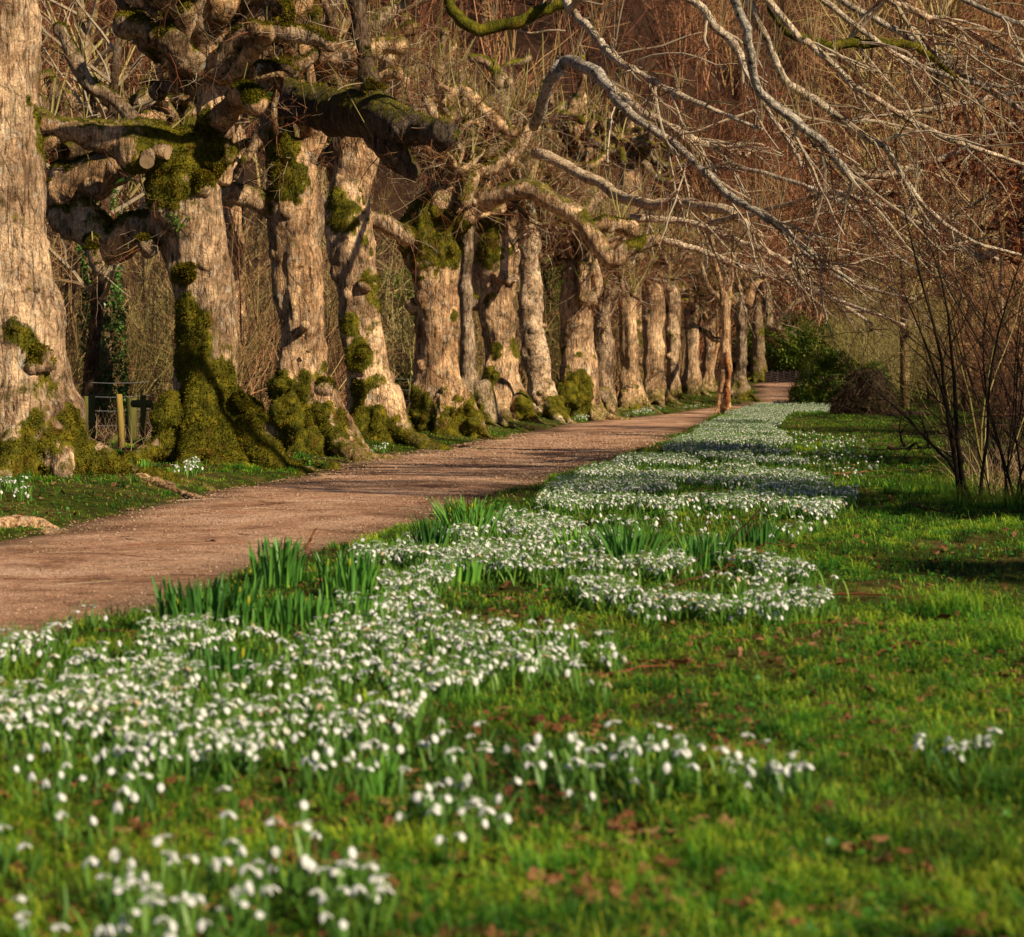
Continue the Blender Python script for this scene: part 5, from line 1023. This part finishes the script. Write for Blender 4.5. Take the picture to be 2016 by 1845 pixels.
# --- russet leaved oak reaching in from the right
ox, oy = 8.2, 25.; root = empty('oak_tree', (ox, oy, float(gbase(ox, oy))), 'oak reaching in from beyond the right edge with russet dead leaves still on it', 'tree'); og = np.array(root.location)
a = Acc(); V, F = tube1(np.array([[0, 0, -.3], [.05, 0, 1.5], [0, 0, 3.2], [-.1, 0, 5.2], [0, 0, 7.5]]), [.24, .2, .18, .14, .08], 14); a.add(V, F); me = new_mesh('trunk', a.data()[0], a.data()[1], {'moss': np.full(a.n, .2)}, True); obj('trunk', me, BARK, root)
overhang(root, og, 25, [[(2384,350,25,12),(2200,230,24.8,11),(2015,239,24.5,9),(1907,290,24.3,8),(1839,314,24.2,7.5),(1770,338,24.1,7),(1730,348,24,6.5),(1682,342,24,5)],
    [(2384,250,25,10),(2200,140,25,8),(2015,178,24.8,6.5),(1907,202,24.6,6),(1805,219,24.5,5),(1736,225,24.5,4.5),(1668,236,24.5,3)],
    [(2384,500,25,9),(2200,420,25,8),(2050,440,24.8,7),(1940,505,24.6,7),(1895,490,24.6,5),(1850,500,24.6,3)],[(2384,380,25,8),(2180,300,25,6),(2030,330,25,5),(1920,400,25,3.5),(1850,440,25,2)]], side=10, sub=5, L=(.6,1.3), trop=(-.03,0,-.01))
LL = Acc()
for (x, y, sx, sy, n) in [(1985,270,45,50,150),(1900,300,55,35,90),(2000,380,30,60,120),(1985,460,35,40,130),(1880,240,50,25,50),(1925,345,40,30,70),(1770,370,35,25,14),(1790,395,20,20,6),(2050,300,40,80,120),(2000,500,30,20,40),(1840,320,30,20,24)]:
    dd = 24.6+R.normal(size=n)*.45; p = np.array([at(x+R.normal()*sx*.7, y+R.normal()*sy*.7, d) for d in dd])-og
    for s_ in range(3): q = p[s_::3]; scatter(LL, dead_leaf_mesh(50+s_, .042), q, R.uniform(0, 6.3, len(q)), R.uniform(.6, 1.25, len(q)), R.uniform(-1.6, 1.6, len(q)))
LL.build('leaves', OAKL, root)
# --- dead twigs on the lawn, ferns, hollow plant, nettles
b = gpt(1785, 893, 0); root = empty('dead_branch', (*b, float(gz(*b))), 'small black dead branch lying on the far shaded lawn', 'branch'); a = Acc(); g1 = grow(R.normal(size=(5, 3))*[.15, .15, 0]+[0, 0, .06], rdir(5, .25), .5, .022, 6, .3, (0, 0, -.05)); add_tw(a, g1, 5, 0.); add_tw(a, kids_of(*g1, 4, .8, .5), 4, 0.); a.build('wood', VINE, root)
def fern(x, y, D, s, label, n=6, drop=-.2):
    p = at(x, y, D); root = empty('fern', p, label, 'fern'); 
    for j in range(n):
        a = Acc(); ang = R.uniform(-.4, pi+.4)+pi; d = np.array([cos(ang), sin(ang)*.5, .5+R.uniform(-.3, .3)]); t = np.linspace(0, 1, 12)[:, None]; mid = t*d*s+np.array([0, 0, -1])*t**2*s*.55; sd = unit(np.cross(d, [0, .9, .3]))
        for k_ in range(1, 12):
            w_ = s*.22*sin(pi*(k_/12)**.8); 
            for sg in (-1, 1): q = mid[k_]; e = q+sd*sg*w_+d*s*.04; V = np.array([q, q+d*s*.03, e, q-d*s*.025]); a.add(V, np.array([[0, 1, 2, 3]]), R.uniform(.1, .6))
        a.build('frond', IVY, root)
fern(545,190,27.2,.15,'small fern on the limb stump above the arched-limb lime')
fern(250,356,24.05,.14,'small fern under the thick mossy limb at upper left')
def leafy(x, y, D, rx, rz, n, L, label, name='hollow_plant', mat=FRESH, rb=(0, 1)):
    p = at(x, y, D); root = empty(name, p, label, 'plant'); a = Acc(); q = R.normal(size=(n, 3))*[rx, rx*.5, rz]; t = np.linspace(0, 2*pi, 9)[:-1]; V = np.vstack([[0, 0, 0]]+[[cos(u)*L, sin(u)*L, .15*L*cos(3*u)] for u in t]); F = np.array([[0, 1+i, 1+(i+1) % 8] for i in range(8)])
    scatter(a, (V, [F]), q, R.uniform(0, 6.3, n), R.uniform(.6, 1.3, n), R.uniform(-1.4, -.2, n), R.uniform(*rb, n)); a.build('leaves', mat, root); b = Acc(); g = grow(q*.2+[0, 0, -rz], unit(q+[0, 0, rz]), .6*rz+.02, .002, 4, .2); add_tw(b, g, 3, .5); b.build('stems', SHOOT, root)
leafy(351,428,24.6-.46,.05,.075,120,.016,'bright green round leaved plant growing out of the hollow of the mossy lime')
for (x, y, lb) in [(482,912,'low green leafy weed at the right foot of the mossy lime'),(600,925,'low green weed in the grass in front of the arched-limb lime'),(225,925,'low weeds on the root between the two nearest limes')]:
    b = gpt(x, y, 0); leafy(x, y-8, b[1], .10, .03, 110, .02, lb, 'weed')
# hollow drawn as a near-black tube painting its inner shade, with raised lip
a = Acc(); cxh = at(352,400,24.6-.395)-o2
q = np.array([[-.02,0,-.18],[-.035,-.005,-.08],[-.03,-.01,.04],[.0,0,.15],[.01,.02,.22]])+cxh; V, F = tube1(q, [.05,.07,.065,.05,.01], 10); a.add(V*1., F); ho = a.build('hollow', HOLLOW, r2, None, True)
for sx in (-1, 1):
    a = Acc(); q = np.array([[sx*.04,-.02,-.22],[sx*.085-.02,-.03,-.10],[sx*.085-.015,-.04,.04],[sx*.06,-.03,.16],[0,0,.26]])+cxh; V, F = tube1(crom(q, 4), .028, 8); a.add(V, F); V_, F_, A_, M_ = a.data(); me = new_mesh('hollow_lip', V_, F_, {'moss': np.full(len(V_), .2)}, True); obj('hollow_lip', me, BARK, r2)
# surface roots crossing the verge
for (pts, lb) in [([(-30,1035,20),(60,1028,20),(140,1036,15),(235,1043,6)],'gnarled brown surface root breaking the path edge at the far left'),([(240,945,16),(300,962,16),(360,972,12),(420,980,6)],'surface root running from the tall left trunk onto the path edge'),([(600,925,9),(650,935,9),(700,942,5)],'thin surface root in front of the arched-limb lime'),([(905,875,12),(950,880,10),(985,888,5)],'surface root at the right foot of the collared lime')]:
    q = []; 
    for (x, y, r) in pts: b = gpt(x, y, .03); q.append([b[0], b[1], float(gz(*b))-.4*r/FL*b[1], r/FL*b[1]])
    q = crom(q, 6); org = q[0, :3].copy(); ac = Acc(); V, F = tube1(q[:, :3], q[:, 3]*(1+.3*vnoise(q[:, :3]*7)), 10); ac.add(V, F)
    for _ in range(3): q2 = q[:, :3]+R.normal(size=3)*[.08, .15, .02]; V, F = tube1(q2, q[:, 3]*.6, 8); ac.add(V, F)
    me = voxelize(ac, .018, 2); V, N = verts(me); V += N*(.03*fbm(V*[4, 9, 9], 3)+.012*fbm(V*24, 2))[:, None]; me.vertices.foreach_set('co', (V-org).astype(np.float32).ravel()); me.attributes.new('moss', 'FLOAT', 'POINT').data.foreach_set('value', (.45*sm(-.2, .6, fbm(V*3))).astype(np.float32)); me.polygons.foreach_set('use_smooth', np.ones(len(me.polygons), bool)); me.name = 'surface_root'
    o = obj('surface_root', me, BARK_DARK if False else BARK); o.location = org; tag(o, lb, 'root')
for o in list(bpy.data.objects):
    if o.type == 'MESH' and o.users_collection == (): bpy.data.objects.remove(o)
print('objects', len(bpy.data.objects))
